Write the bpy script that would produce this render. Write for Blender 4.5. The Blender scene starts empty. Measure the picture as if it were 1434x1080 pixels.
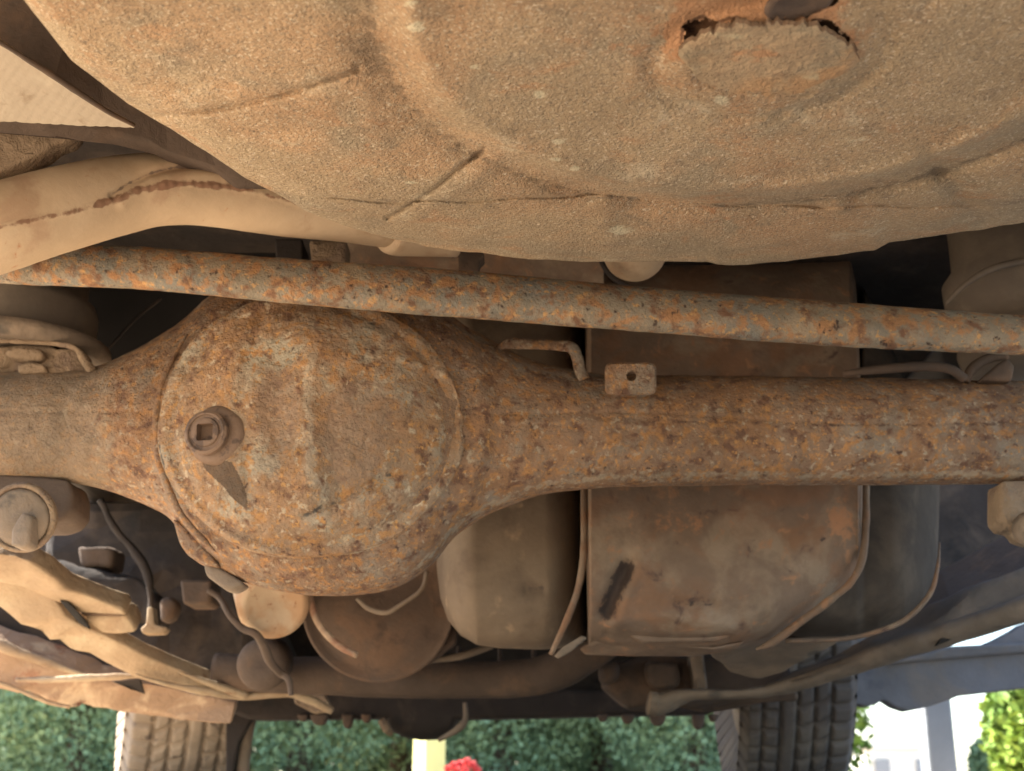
import bpy, bmesh, math, random
import numpy as np
from mathutils import Vector, Matrix

random.seed(7)
rng = np.random.RandomState(7)
scene = bpy.context.scene
COL = scene.collection

# ------------------------------------------------------------------ camera, light, exposure
CAMZ, PITCH, F = 0.05, math.radians(17.3), 1800.0        # F in pixels of the 1434 px wide photograph
cam_d = bpy.data.cameras.new('camera')
cam_d.sensor_width = 36.0
cam_d.lens = 36.0 * F / 1434.0
cam_d.clip_start = 0.02
cam_d.clip_end = 600.0
cam_d.dof.use_dof = True
cam_d.dof.focus_distance = 1.1
cam_d.dof.aperture_fstop = 10.5
cam = bpy.data.objects.new('camera', cam_d)
COL.objects.link(cam)
cam.location = (0, 0, CAMZ)
cam.rotation_euler = (math.radians(90) + PITCH, 0, 0)
scene.camera = cam

SUN_EL, SUN_AZ = math.radians(42), math.radians(-72)     # azimuth from +Y towards +X: the sun stands to the left
world = bpy.data.worlds.new('World')
scene.world = world
world.use_nodes = True
nt = world.node_tree
bg = nt.nodes['Background']
sky = nt.nodes.new('ShaderNodeTexSky')
sky.sky_type = 'NISHITA'
sky.sun_disc = False
sky.sun_elevation = SUN_EL
sky.sun_rotation = SUN_AZ
sky.dust_density = 1.0
sky.ozone_density = 1.0
nt.links.new(sky.outputs[0], bg.inputs[0])
bg.inputs[1].default_value = 0.12
sun_d = bpy.data.lights.new('sun', 'SUN')
sun_d.energy = 5.0
sun_d.angle = math.radians(0.5)
sun_d.color = (1.0, 0.93, 0.82)
sun = bpy.data.objects.new('sun', sun_d)
COL.objects.link(sun)
sdir = Vector((math.cos(SUN_EL) * math.sin(SUN_AZ), math.cos(SUN_EL) * math.cos(SUN_AZ), math.sin(SUN_EL)))
sun.rotation_euler = sdir.to_track_quat('Z', 'Y').to_euler()
sun.location = sdir * 20

scene.view_settings.view_transform = 'Standard'
scene.view_settings.look = 'None'
scene.view_settings.exposure = 2.22
scene.view_settings.gamma = 1.0
scene.view_settings.use_curve_mapping = False
scene.cycles.use_denoising = True
scene.cycles.denoiser = 'OPENIMAGEDENOISE'
scene.cycles.max_bounces = 8
scene.cycles.diffuse_bounces = 6
scene.cycles.glossy_bounces = 3

# ------------------------------------------------------------------ helpers: pixel ray -> world point at distance Y
CP, SP = math.cos(PITCH), math.sin(PITCH)
def P(px, py, Y):
    px = np.asarray(px, float); py = np.asarray(py, float); Y = np.asarray(Y, float)
    u = (px - 717.0) / F; v = (540.0 - py) / F
    dy = CP - v * SP; dz = SP + v * CP
    t = Y / dy
    return np.stack(np.broadcast_arrays(u * t, Y + 0 * t, CAMZ + dz * t), -1)
def PZ(px, py, z):
    """where the ray meets the height z"""
    px = np.asarray(px, float); py = np.asarray(py, float); z = np.asarray(z, float)
    u = (px - 717.0) / F; v = (540.0 - py) / F
    dy = CP - v * SP; dz = SP + v * CP
    t = (z - CAMZ) / dz
    return np.stack(np.broadcast_arrays(u * t, dy * t, z + 0 * t), -1)
def proj(p):
    x, y, z = p[..., 0], p[..., 1], p[..., 2] - CAMZ
    d = y * CP + z * SP; v = -y * SP + z * CP
    return 717 + F * x / d, 540 - F * v / d
def V(px, py, Y):
    return Vector(P(px, py, Y).tolist())
def mpp(Y):
    return Y / CP / F                                     # metres per photo pixel, roughly

def lat(i, j, k):
    h = np.sin(i * 127.1 + j * 311.7 + k * 74.7) * 43758.5453
    return h - np.floor(h)
def vnoise(p):
    f = np.floor(p); w = p - f; w = w * w * (3 - 2 * w)
    i, j, k = f[..., 0], f[..., 1], f[..., 2]
    a, b, c = w[..., 0], w[..., 1], w[..., 2]
    def L(x, y, t): return x + (y - x) * t
    return L(L(L(lat(i, j, k), lat(i+1, j, k), a), L(lat(i, j+1, k), lat(i+1, j+1, k), a), b),
             L(L(lat(i, j, k+1), lat(i+1, j, k+1), a), L(lat(i, j+1, k+1), lat(i+1, j+1, k+1), a), b), c)
def fbm(p, scale, octaves=4):
    s = 0; a = 1; t = 0
    for o in range(octaves):
        s = s + a * (vnoise(p * scale + 13.7 * o) - .5); t += a; a *= .5; scale *= 2.03
    return s / t

def segdist(px, py, poly):
    d = np.full(np.broadcast(px, py).shape, 1e9)
    for (x0, y0), (x1, y1) in zip(poly[:-1], poly[1:]):
        dx, dy = x1 - x0, y1 - y0
        t = np.clip(((px - x0) * dx + (py - y0) * dy) / max(dx*dx + dy*dy, 1e-9), 0, 1)
        d = np.minimum(d, np.hypot(px - x0 - t*dx, py - y0 - t*dy))
    return d
def ridge(px, py, poly, w, amp):
    return amp * np.exp(-(segdist(px, py, poly) / w) ** 2)
def inside(px, py, poly):
    c = np.zeros(np.broadcast(px, py).shape, bool)
    n = len(poly)
    for i in range(n):
        x0, y0 = poly[i]; x1, y1 = poly[(i+1) % n]
        if y0 == y1: continue
        m = ((y0 > py) != (y1 > py)) & (px < (x1 - x0) * (py - y0) / (y1 - y0) + x0)
        c ^= m
    return c
def sstep(a, b, x):
    t = np.clip((x - a) / (b - a), 0, 1); return t * t * (3 - 2 * t)
def interp(pts, x):
    return np.interp(x, [p[0] for p in pts], [p[1] for p in pts])
def cinterp(pts, x):
    """smooth (Catmull-Rom / cubic Hermite) interpolation of a polyline y(x)"""
    X = np.array([p[0] for p in pts], float); Y = np.array([p[1] for p in pts], float)
    m = np.gradient(Y, X)
    x = np.clip(x, X[0], X[-1])
    i = np.clip(np.searchsorted(X, x) - 1, 0, len(X) - 2)
    h = X[i+1] - X[i]; t = (x - X[i]) / h
    return ((2*t**3 - 3*t**2 + 1) * Y[i] + (t**3 - 2*t**2 + t) * h * m[i]
            + (-2*t**3 + 3*t**2) * Y[i+1] + (t**3 - t**2) * h * m[i+1])

# ------------------------------------------------------------------ materials
def node(nt, kind, **kw):
    n = nt.nodes.new(kind)
    for k, v in kw.items():
        if k in n.bl_rna.properties: setattr(n, k, v)
    return n
def mat(name, base, layers=(), bumps=((60, .4, .002),), rough=.85, attrs=(), vary=.25, vscale=9.0, metallic=0.0, spec=.25, vary2=0.0):
    """base colour, noise-masked layers (colour, scale, low, high, detail, distortion), masks from mesh attributes, bump"""
    m = bpy.data.materials.new(name); m.use_nodes = True
    t = m.node_tree; L = t.links
    bs = t.nodes['Principled BSDF']
    tc = node(t, 'ShaderNodeTexCoord').outputs['Object']
    def noise(scale, detail=6, dist=0.0, rgh=.6, off=0.0):
        n = node(t, 'ShaderNodeTexNoise')
        n.inputs['Scale'].default_value = scale; n.inputs['Detail'].default_value = detail
        n.inputs['Roughness'].default_value = rgh; n.inputs['Distortion'].default_value = dist
        if off:
            mp = node(t, 'ShaderNodeMapping'); mp.inputs['Location'].default_value = (off, off*1.7, off*.6)
            L.new(tc, mp.inputs[0]); L.new(mp.outputs[0], n.inputs['Vector'])
        else: L.new(tc, n.inputs['Vector'])
        return n.outputs['Fac']
    def rng_(src, lo, hi):
        r = node(t, 'ShaderNodeMapRange'); r.interpolation_type = 'SMOOTHSTEP'
        r.inputs['From Min'].default_value = lo; r.inputs['From Max'].default_value = hi
        L.new(src, r.inputs['Value']); return r.outputs[0]
    def mix(fac, a, b, mode='MIX'):
        x = node(t, 'ShaderNodeMix'); x.data_type = 'RGBA'; x.blend_type = mode
        if isinstance(fac, float): x.inputs[0].default_value = fac
        else: L.new(fac, x.inputs[0])
        for s, v in ((6, a), (7, b)):
            if isinstance(v, tuple): x.inputs[s].default_value = v + (1,)
            else: L.new(v, x.inputs[s])
        return x.outputs[2]
    cur = base
    for q, (c, sc, lo, hi, det, dist) in enumerate(layers):
        cur = mix(rng_(noise(sc, det, dist, off=3.1*(q+1)), lo, hi), cur, c)
    for an, c, am in attrs:
        a = node(t, 'ShaderNodeAttribute'); a.attribute_name = an
        w = node(t, 'ShaderNodeMath'); w.operation = 'MULTIPLY_ADD'
        nz = noise(90, 5, .3, off=7.7)
        sub = node(t, 'ShaderNodeMath'); sub.operation = 'SUBTRACT'; L.new(nz, sub.inputs[0]); sub.inputs[1].default_value = .5
        L.new(sub.outputs[0], w.inputs[0]); w.inputs[1].default_value = 1.1; L.new(a.outputs['Fac'], w.inputs[2])
        f = node(t, 'ShaderNodeMath'); f.operation = 'MULTIPLY'; L.new(rng_(w.outputs[0], .38, .62), f.inputs[0]); f.inputs[1].default_value = am
        cur = mix(f.outputs[0], cur, c)
    if vary:
        g = node(t, 'ShaderNodeMapRange'); g.inputs['From Min'].default_value = .25; g.inputs['From Max'].default_value = .75
        g.inputs['To Min'].default_value = 1 - vary; g.inputs['To Max'].default_value = 1 + vary
        L.new(noise(vscale, 8, .2, .7, off=1.3), g.inputs['Value'])
        vm = node(t, 'ShaderNodeVectorMath'); vm.operation = 'SCALE'
        if isinstance(cur, tuple): vm.inputs[0].default_value = cur
        else: L.new(cur, vm.inputs[0])
        L.new(g.outputs[0], vm.inputs['Scale']); cur = vm.outputs[0]
    if vary2:
        g = node(t, 'ShaderNodeMapRange'); g.inputs['From Min'].default_value = .35; g.inputs['From Max'].default_value = .65
        g.inputs['To Min'].default_value = 1 - vary2; g.inputs['To Max'].default_value = 1 + vary2
        L.new(noise(6.5, 5, .5, .6, off=9.1), g.inputs['Value'])
        vm = node(t, 'ShaderNodeVectorMath'); vm.operation = 'SCALE'
        L.new(cur, vm.inputs[0]); L.new(g.outputs[0], vm.inputs['Scale']); cur = vm.outputs[0]
    if isinstance(cur, tuple): bs.inputs['Base Color'].default_value = cur + (1,)
    else: L.new(cur, bs.inputs['Base Color'])
    bs.inputs['Roughness'].default_value = rough
    bs.inputs['Metallic'].default_value = metallic
    bs.inputs['Specular IOR Level'].default_value = spec
    nrm = None
    for sc, st, di in bumps:
        b = node(t, 'ShaderNodeBump'); b.inputs['Strength'].default_value = st; b.inputs['Distance'].default_value = di
        L.new(noise(sc, 4, .4, .6, off=.7), b.inputs['Height'])
        if nrm is not None: L.new(nrm, b.inputs['Normal'])
        nrm = b.outputs[0]
    if nrm is not None: L.new(nrm, bs.inputs['Normal'])
    return m

ORANGE = (.46, .235, .10); RUST = (.25, .095, .045); DARKR = (.085, .045, .032); PALE = (.52, .40, .26); GREY = (.22, .215, .18)
M = {}
M['undercoat'] = mat('dusty_undercoating', (.445, .325, .20),
    [((.495, .32, .185), 6, .42, .62, 7, .5), ((.375, .29, .19), 9, .46, .66, 8, .5), ((.46, .28, .155), 22, .53, .70, 7, .7), ((.30, .22, .145), 28, .55, .74, 7, .5),
     ((.58, .48, .335), 20, .58, .76, 7, .4), ((.27, .20, .135), 330, .52, .70, 3, .6), ((.64, .52, .37), 380, .55, .70, 2, .4)],
    bumps=((400, 1.0, .0045), (130, .35, .003), (30, .3, .004)), rough=.9, vary=.26, vscale=8,
    attrs=(('pale', (.66, .58, .40), .8), ('crease_shade', (.18, .125, .08), .65), ('rusty', (.47, .235, .115), .8), ('burnt', (.10, .05, .03), .85)))
M['cavity'] = mat('rusted_hollow_metal', (.20, .105, .055), [(DARKR, 40, .45, .6, 5, .4)], bumps=((140, .8, .003),))
M['rust_cover'] = mat('scaly_rusted_cover', (.29, .205, .135),
    [((.32, .19, .105), 12, .40, .60, 9, .4), ((.36, .31, .23), 15, .50, .66, 9, .4), ((.37, .20, .088), 72, .50, .63, 9, .3),
     ((.175, .094, .058), 58, .51, .66, 10, .3), ((.47, .375, .26), 95, .55, .68, 9, .2), ((.47, .255, .095), 160, .56, .68, 6, .1), ((.10, .056, .04), 120, .58, .72, 8, .2)],
    bumps=((260, 1.0, .0035), (90, .7, .004)), rough=.85, vary=.22, vscale=45, vary2=.17,
    attrs=(('oil', (.115, .078, .052), .92), ('bare', (.24, .165, .115), .6), ('pale', (.42, .36, .27), .5), ('black', (.05, .05, .052), .8)))
M['rust_axle'] = mat('rusted_axle_steel', (.225, .148, .098),
    [((.265, .148, .080), 10, .40, .62, 9, .4), ((.25, .20, .15), 18, .50, .68, 9, .4), ((.35, .178, .074), 68, .50, .64, 9, .3),
     ((.14, .075, .049), 54, .50, .665, 10, .3), ((.43, .225, .085), 160, .56, .68, 6, .1), ((.36, .285, .20), 110, .56, .69, 8, .2), ((.08, .046, .034), 120, .58, .72, 8, .2)],
    bumps=((260, 1.0, .0035), (80, .7, .004)), rough=.85, vary=.22, vscale=40, vary2=.17,
    attrs=(('pale', (.34, .28, .20), .8), ('black', DARKR, .8), ('dusty', (.285, .215, .145), .6)))
M['rod'] = mat('peeling_grey_paint_rod', (.245, .205, .15),
    [((.205, .195, .165), 13, .45, .62, 8, .4), ((.32, .25, .17), 24, .5, .66, 8, .3), ((.35, .185, .088), 55, .48, .62, 9, .3),
     ((.185, .10, .06), 50, .50, .66, 10, .3), ((.48, .28, .12), 130, .55, .68, 6, .1), ((.06, .038, .03), 110, .59, .70, 8, .2)],
    bumps=((240, .9, .0032), (70, .6, .004)), rough=.8, vary=.2, vscale=35, vary2=.13)
M['pipe'] = mat('dusty_exhaust_pipe', (.50, .365, .235),
    [((.56, .42, .28), 8, .45, .65, 5, .3), ((.43, .29, .185), 15, .52, .68, 6, .3), ((.42, .20, .10), 60, .66, .76, 6, .5)],
    bumps=((170, .25, .0015),), rough=.7, vary=.14, vscale=7, attrs=(('rusty', (.20, .10, .06), .85), ('crease_shade', (.14, .10, .08), .8)))
M['tank'] = mat('dusty_rusted_tank', (.19, .132, .092),
    [((.225, .13, .078), 9, .48, .62, 7, .5), ((.265, .195, .135), 13, .48, .66, 6, .3), ((.33, .18, .10), 36, .58, .72, 6, .5), ((.11, .07, .055), 30, .60, .74, 6, .5)],
    bumps=((150, .5, .002), (30, .4, .004)), rough=.85, vary=.28, vscale=12,
    attrs=(('crease_shade', (.06, .045, .04), .9), ('rusty', (.40, .20, .10), .75)))
M['tank_end'] = mat('tan_dust_on_tank', (.19, .14, .095), [((.145, .105, .072), 9, .48, .64, 6, .3), ((.29, .205, .13), 22, .6, .72, 5, .3)],
    bumps=((150, .4, .002),), vary=.2, vscale=10, attrs=(('crease_shade', (.10, .075, .06), .9),))
M['black_plastic'] = mat('dusty_black_plastic', (.068, .056, .046), [((.10, .08, .062), 12, .45, .65, 6, .3)], bumps=((120, .3, .002),), rough=.95, spec=.05)
M['dark'] = mat('dark_dirty_metal', (.040, .032, .028), [((.075, .056, .044), 10, .48, .68, 6, .4), ((.03, .026, .024), 16, .55, .7, 5, .3)], bumps=((60, .5, .004),), vary=.3)
M['brown'] = mat('brown_dirty_metal', (.098, .07, .053), [((.14, .09, .06), 12, .5, .66, 6, .4), ((.09, .065, .05), 16, .55, .7, 5, .3)], bumps=((70, .5, .004),), vary=.3)
M['sand'] = mat('sandy_dusted_metal', (.365, .262, .168), [((.43, .33, .22), 9, .45, .62, 6, .3), ((.28, .19, .12), 11, .52, .70, 8, .4), ((.28, .165, .095), 35, .62, .76, 7, .4)],
    bumps=((110, .6, .004), (35, .6, .006)), vary=.25)
M['orange_metal'] = mat('orange_rusted_sill', (.33, .22, .145), [((.50, .37, .25), 14, .5, .64, 6, .5), ((.26, .13, .08), 13, .54, .64, 6, .6)], bumps=((60, .7, .006),), vary=.25)
M['grey_metal'] = mat('grey_dusty_steel', (.20, .155, .115), [((.26, .195, .14), 10, .48, .66, 6, .4), ((.10, .085, .07), 18, .56, .7, 6, .4)], bumps=((80, .6, .004),), vary=.25)
M['mud'] = mat('caked_mud', (.26, .185, .12), [((.20, .14, .10), 22, .5, .62, 6, .6), ((.40, .30, .20), 35, .58, .7, 6, .4)], bumps=((60, 1.0, .008), (160, .6, .003)), vary=.25)
M['rubber'] = mat('dusty_rubber', (.15, .12, .093), [((.20, .16, .12), 9, .45, .65, 5, .3)], bumps=((140, .3, .002),), rough=.75, vary=.2)
M['black'] = mat('void_shade_black', (.02, .018, .017), bumps=())  # near black standing in for deep shade in voids and slots
M['tyre'] = mat('dusty_tyre_rubber', (.28, .225, .17), [((.36, .29, .22), 12, .45, .62, 6, .3), ((.14, .11, .09), 25, .58, .7, 5, .3)], bumps=((160, .3, .002),), rough=.9, vary=.15)
M['liner'] = mat('haze_tinted_fender_liner', (.175, .17, .18), [((.215, .185, .165), 6, .45, .62, 6, .3), ((.12, .12, .135), 9, .55, .7, 5, .3)], bumps=((60, .4, .004),), vary=.2)  # grey plastic; its bluish tint stands in for lens haze
M['paint'] = mat('faded_body_paint', (.36, .33, .30), bumps=(), rough=.4, vary=.06)
M['can'] = mat('rust_freckled_can', (.43, .265, .15), [((.48, .35, .23), 14, .45, .6, 5, .3), ((.28, .13, .07), 90, .60, .70, 5, .2)], bumps=((120, .3, .002),), vary=.15, attrs=(('rusty', (.30, .14, .075), .8),))
M['tyre_shaded'] = mat('shaded_tyre_rubber', (.105, .09, .082), [((.14, .118, .10), 12, .45, .62, 6, .3)], bumps=((160, .3, .002),), rough=.9, vary=.15)  # same tyre rubber, with the shade on the right wheel put into the colour
M['flake'] = mat('layered_flaking_rust', (.42, .30, .185), [((.48, .29, .15), 14, .42, .64, 7, .6), ((.37, .29, .19), 16, .50, .68, 7, .5), ((.54, .42, .27), 30, .55, .72, 7, .5), ((.27, .165, .10), 60, .58, .70, 8, .4)],
    bumps=((55, .6, .005), (260, 1.0, .004)), vary=.22, vscale=25, attrs=(('pale', (.55, .47, .31), .6), ('rusty', (.46, .235, .115), .7), ('burnt', (.12, .06, .035), .7)))
M['reson'] = mat('burnt_brown_steel', (.12, .082, .060), [((.155, .095, .062), 14, .48, .66, 7, .5), ((.09, .06, .045), 22, .52, .68, 6, .3)], bumps=((120, .5, .003),), vary=.22)
M['weave'] = mat('dusty_woven_panel', (.33, .27, .20), [((.40, .335, .25), 9, .45, .62, 6, .3), ((.25, .19, .13), 30, .58, .72, 5, .3)], bumps=((200, .4, .002),), vary=.1)
M['plug'] = mat('greasy_drain_plug', (.17, .11, .075), [((.09, .06, .045), 60, .5, .62, 5, .3)], bumps=((160, .5, .002),), rough=.6, vary=.2)

# ------------------------------------------------------------------ object helpers
def link(name, me, parent=None, material=None, smooth=True, label=None, kind=None):
    o = bpy.data.objects.new(name, me); COL.objects.link(o)
    if material is not None and not me.materials: me.materials.append(material if not isinstance(material, str) else M[material])
    if smooth and me.polygons:
        me.polygons.foreach_set('use_smooth', [True] * len(me.polygons))
    if parent is not None:
        o.parent = parent
        o.matrix_parent_inverse = Matrix.Translation(-WORLD_LOC.get(parent.name, Vector((0, 0, 0))))
    if label: o['label'] = label
    if kind: o['kind'] = kind
    return o
WORLD_LOC = {}
def thing(name, loc, label, cat, group=None):
    o = bpy.data.objects.new(name, None); COL.objects.link(o); o.location = loc
    o['label'] = label; o['category'] = cat
    if group: o['group'] = group
    WORLD_LOC[o.name] = Vector(loc)
    return o
def grid_mesh(name, pts, wrap_u=False, wrap_v=False, attrs=None, drop=None, flip=False, caps=False):
    nu, nv = pts.shape[:2]
    me = bpy.data.meshes.new(name)
    idx = np.arange(nu * nv).reshape(nu, nv)
    a = idx if wrap_u else idx[:-1]
    b = np.roll(idx, -1, 0) if wrap_u else idx[1:]
    if wrap_v:
        f = np.stack([a, b, np.roll(b, -1, 1), np.roll(a, -1, 1)], -1)
    else:
        f = np.stack([a[:, :-1], b[:, :-1], b[:, 1:], a[:, 1:]], -1)
    if drop is not None: f = f[~drop[:f.shape[0], :f.shape[1]]]
    f = f.reshape(-1, 4)
    if flip: f = f[:, ::-1]
    faces = f.tolist()
    if caps and wrap_v:
        faces.append(idx[0].tolist() if not flip else idx[0][::-1].tolist()); faces.append(idx[-1][::-1].tolist() if not flip else idx[-1].tolist())
    me.from_pydata(pts.reshape(-1, 3).tolist(), [], faces)
    for k, v in (attrs or {}).items():
        at = me.attributes.new(k, 'FLOAT', 'POINT'); at.data.foreach_set('value', np.clip(v, 0, 1).astype(np.float32).ravel())
    me.update()
    return me
def fixn(me):
    bm = bmesh.new(); bm.from_mesh(me); bmesh.ops.recalc_face_normals(bm, faces=bm.faces); bm.to_mesh(me); bm.free()
    return me

def loft(name, material, parent, top, bot, Yc, dY, x0, x1, nx=120, nf=40, nb=10, e=1.0, relief=None, rough=0.0, rscale=30, attrs=None, smoothline=True, label=None, endround=0.0):
    """a body whose upper and lower outline follow two lines; superelliptic section, real depth behind"""
    xs = np.linspace(x0, x1, nx)
    if endround: xs = x0 + (x1 - x0) * (.5 - .5 * np.cos(np.linspace(0, math.pi, nx)))
    it = cinterp if smoothline else interp
    tp, bt = it(top, xs), it(bot, xs)
    th = np.concatenate([np.linspace(-.5 * math.pi, .5 * math.pi, nf, endpoint=False), np.linspace(.5 * math.pi, 1.5 * math.pi, nb, endpoint=False)])
    s, c = np.sin(th), np.cos(th)
    S = np.sign(s) * np.abs(s) ** e; Cc = np.sign(c) * np.abs(c) ** e
    mid, h = (tp + bt) / 2, (bt - tp) / 2
    er = 1.0
    if endround:
        t = np.minimum(xs - x0, x1 - xs) / endround
        er = np.sqrt(np.clip(1 - (1 - np.clip(t, 0, 1)) ** 2, 0.0, 1))[:, None]
    px = np.repeat(xs[:, None], len(th), 1)
    py = mid[:, None] - h[:, None] * S[None]
    yc = interp(Yc, xs)[:, None] if isinstance(Yc, list) else Yc
    dy = interp(dY, xs)[:, None] if isinstance(dY, list) else dY
    Y = yc - dy * Cc[None] * er
    front = np.clip(Cc, 0, 1)[None] ** .5
    if relief is not None: Y = Y - relief(px, py) * np.where(Cc > 0, 1, 0)[None]
    pts = P(px, py, Y)
    if rough:
        n = fbm(pts, rscale, 4)
        pts[..., 1] -= rough * n * 2
        pts[..., 2] += rough * n * .6
    at = {k: fn(px, py) * (Cc > 0)[None] for k, fn in (attrs or {}).items()}
    me = fixn(grid_mesh(name, pts, wrap_v=True, attrs=at, caps=True))
    return link(name, me, parent, material, label=label)

def cr(pts, n):
    """Catmull-Rom through rows of numbers"""
    p = np.array(pts, float)
    p = np.vstack([2 * p[0] - p[1], p, 2 * p[-1] - p[-2]])
    out = []
    for i in range(1, len(p) - 2):
        for t in np.linspace(0, 1, n, endpoint=False):
            out.append(.5 * ((2 * p[i]) + (-p[i-1] + p[i+1]) * t + (2*p[i-1] - 5*p[i] + 4*p[i+1] - p[i+2]) * t*t + (-p[i-1] + 3*p[i] - 3*p[i+1] + p[i+2]) * t**3))
    out.append(p[-2])
    return np.array(out)
def tube(name, material, parent, pts, n=8, ns=20, rough=0.0, rscale=40, attrs=None, flat=1.0, label=None, straight=False, relief=None):
    """pts: rows of (px, py, Y, radius in photo pixels at that distance)"""
    q = np.array(pts, float) if straight else cr(pts, n)
    if straight:
        q = np.vstack([q[i] + (q[i+1] - q[i]) * t for i in range(len(q) - 1) for t in np.linspace(0, 1, n, endpoint=False)] + [q[-1]])
    c = P(q[:, 0], q[:, 1], q[:, 2]); r = q[:, 3] * mpp(q[:, 2])
    T = np.gradient(c, axis=0); T /= np.linalg.norm(T, axis=1)[:, None]
    up = np.array([0, -1.0, .2]); N = np.zeros_like(T); prev = up - T[0] * up.dot(T[0])
    for i in range(len(T)):
        prev = prev - T[i] * prev.dot(T[i]); prev /= np.linalg.norm(prev); N[i] = prev
    B = np.cross(T, N)
    a = np.linspace(0, 2 * math.pi, ns, endpoint=False)
    pt = c[:, None] + (N[:, None] * np.cos(a)[None, :, None] * flat + B[:, None] * np.sin(a)[None, :, None]) * r[:, None, None]
    if rough:
        nz = fbm(pt, rscale, 4)[..., None]
        pt = pt + (pt - c[:, None]) / r[:, None, None] * nz * rough * 2
    if relief is not None:
        qx, qy = proj(pt); fr = (pt[..., 1] < c[:, None, 1])
        nv = (pt - c[:, None]) / r[:, None, None]
        pt = pt + nv * (relief(qx, qy) * fr)[..., None]
    at = None
    if attrs:
        qx, qy = proj(pt); fr = (pt[..., 1] < c[:, None, 1] + .2 * r[:, None])
        at = {k: fn(qx, qy) * fr for k, fn in attrs.items()}
    me = fixn(grid_mesh(name, pt, wrap_v=True, attrs=at, caps=True))
    return link(name, me, parent, material, label=label)

def prism(name, material, parent, outline, thick=.02, bevel=.003, ext=(0, 1, 0), label=None, rough=0.0, holes=None, segs=2):
    """outline rows (px, py, Y): a plate of real thickness with rounded edges"""
    bm = bmesh.new()
    vs = [bm.verts.new(P(*r)) for r in outline]
    f = bm.faces.new(vs)
    g = bmesh.ops.extrude_face_region(bm, geom=[f])
    mv = [v for v in g['geom'] if isinstance(v, bmesh.types.BMVert)]
    bmesh.ops.translate(bm, verts=mv, vec=Vector(ext) * thick)
    bmesh.ops.recalc_face_normals(bm, faces=bm.faces)
    if bevel: bmesh.ops.bevel(bm, geom=list(bm.edges), offset=bevel, segments=segs, profile=.5, affect='EDGES', clamp_overlap=True)
    bmesh.ops.triangulate(bm, faces=[f for f in bm.faces if len(f.verts) > 4])
    if rough:
        bmesh.ops.subdivide_edges(bm, edges=[e for e in bm.edges if e.calc_length() > .03], cuts=3, use_grid_fill=True)
        for v in bm.verts:
            n = float(fbm(np.array([v.co.x, v.co.y, v.co.z]), 25, 3)); v.co.y += n * rough; v.co.z += n * rough
    me = bpy.data.meshes.new(name); bm.to_mesh(me); bm.free()
    o = link(name, me, parent, material, smooth=False, label=label)
    me.polygons.foreach_set('use_smooth', [p.area < 4e-4 for p in me.polygons])
    return o
def O(Y, *pts):
    return [(x, y, Y) for x, y in pts]

def lathe(name, material, parent, centre, axis, profile, n=48, label=None, sx=1.0):
    ax = Vector(axis).normalized(); q = ax.to_track_quat('Z', 'Y').to_matrix()
    a = np.linspace(0, 2 * math.pi, n, endpoint=False)
    pr = np.array(profile, float)
    loc = np.stack([pr[:, 0][:, None] * np.cos(a)[None] * sx, pr[:, 0][:, None] * np.sin(a)[None], np.repeat(pr[:, 1][:, None], n, 1)], -1)
    pts = loc @ np.array(q).T + np.array(centre)
    me = fixn(grid_mesh(name, pts, wrap_v=True, caps=True))
    return link(name, me, parent, material, label=label)
def box(name, material, parent, lo, hi, bevel=.004, rot=None, label=None):
    bm = bmesh.new(); bmesh.ops.create_cube(bm, size=1)
    lo, hi = Vector(lo), Vector(hi); s = hi - lo; c = (hi + lo) / 2
    for v in bm.verts: v.co = Vector((v.co.x * s.x, v.co.y * s.y, v.co.z * s.z))
    if rot: bmesh.ops.rotate(bm, verts=bm.verts, cent=(0, 0, 0), matrix=rot)
    bmesh.ops.translate(bm, verts=bm.verts, vec=c)
    if bevel: bmesh.ops.bevel(bm, geom=list(bm.edges), offset=bevel, segments=2, profile=.5, affect='EDGES')
    me = bpy.data.meshes.new(name); bm.to_mesh(me); bm.free()
    return link(name, me, parent, material, smooth=False, label=label)

# ------------------------------------------------------------------ ground
gm = mat('dusty_concrete_ground', (.49, .395, .29), [((.42, .335, .24), .8, .45, .6, 8, .4), ((.55, .46, .35), 3, .55, .7, 8, .3)], bumps=((40, .3, .01),), vary=.1, vscale=2)
me = bpy.data.meshes.new('ground')
me.from_pydata([(-200, -60, 0), (200, -60, 0), (200, 400, 0), (-200, 400, 0)], [], [(0, 1, 2, 3)])
g = link('ground', me, None, gm, smooth=False); g['kind'] = 'structure'

# ------------------------------------------------------------------ the car
CX = -.05
car = thing('car', (CX, 2.2, 0), 'dusty rusty car seen from underneath, rear axle and spare wheel well overhead', 'car')

# body shell: floor, sides, tail, nose; closes the underside off from the sky
BX0, BX1 = CX - .80, CX + .83
box('floor_pan', 'dark', car, (BX0 + .02, .34, .80), (BX1 - .02, 3.9, .83), 0)
box('side_panel', 'paint', car, (BX0 - .03, .30, .60), (BX0 + .01, 3.95, 1.25), .01)
box('side_panel', 'paint', car, (BX1 - .01, .30, .60), (BX1 + .03, 3.95, 1.25), .01)
box('roof', 'paint', car, (BX0 + .05, .35, 1.66), (BX1 - .05, 2.9, 1.72), .02)
box('cabin', 'paint', car, (BX0 + .04, .36, 1.25), (BX1 - .04, 2.85, 1.66), .02)
box('bonnet', 'paint', car, (BX0 + .02, 2.85, .95), (BX1 - .02, 3.93, 1.12), .02)
box('tailgate', 'paint', car, (BX0, .27, .62), (BX1, .33, 1.66), .01)

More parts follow.
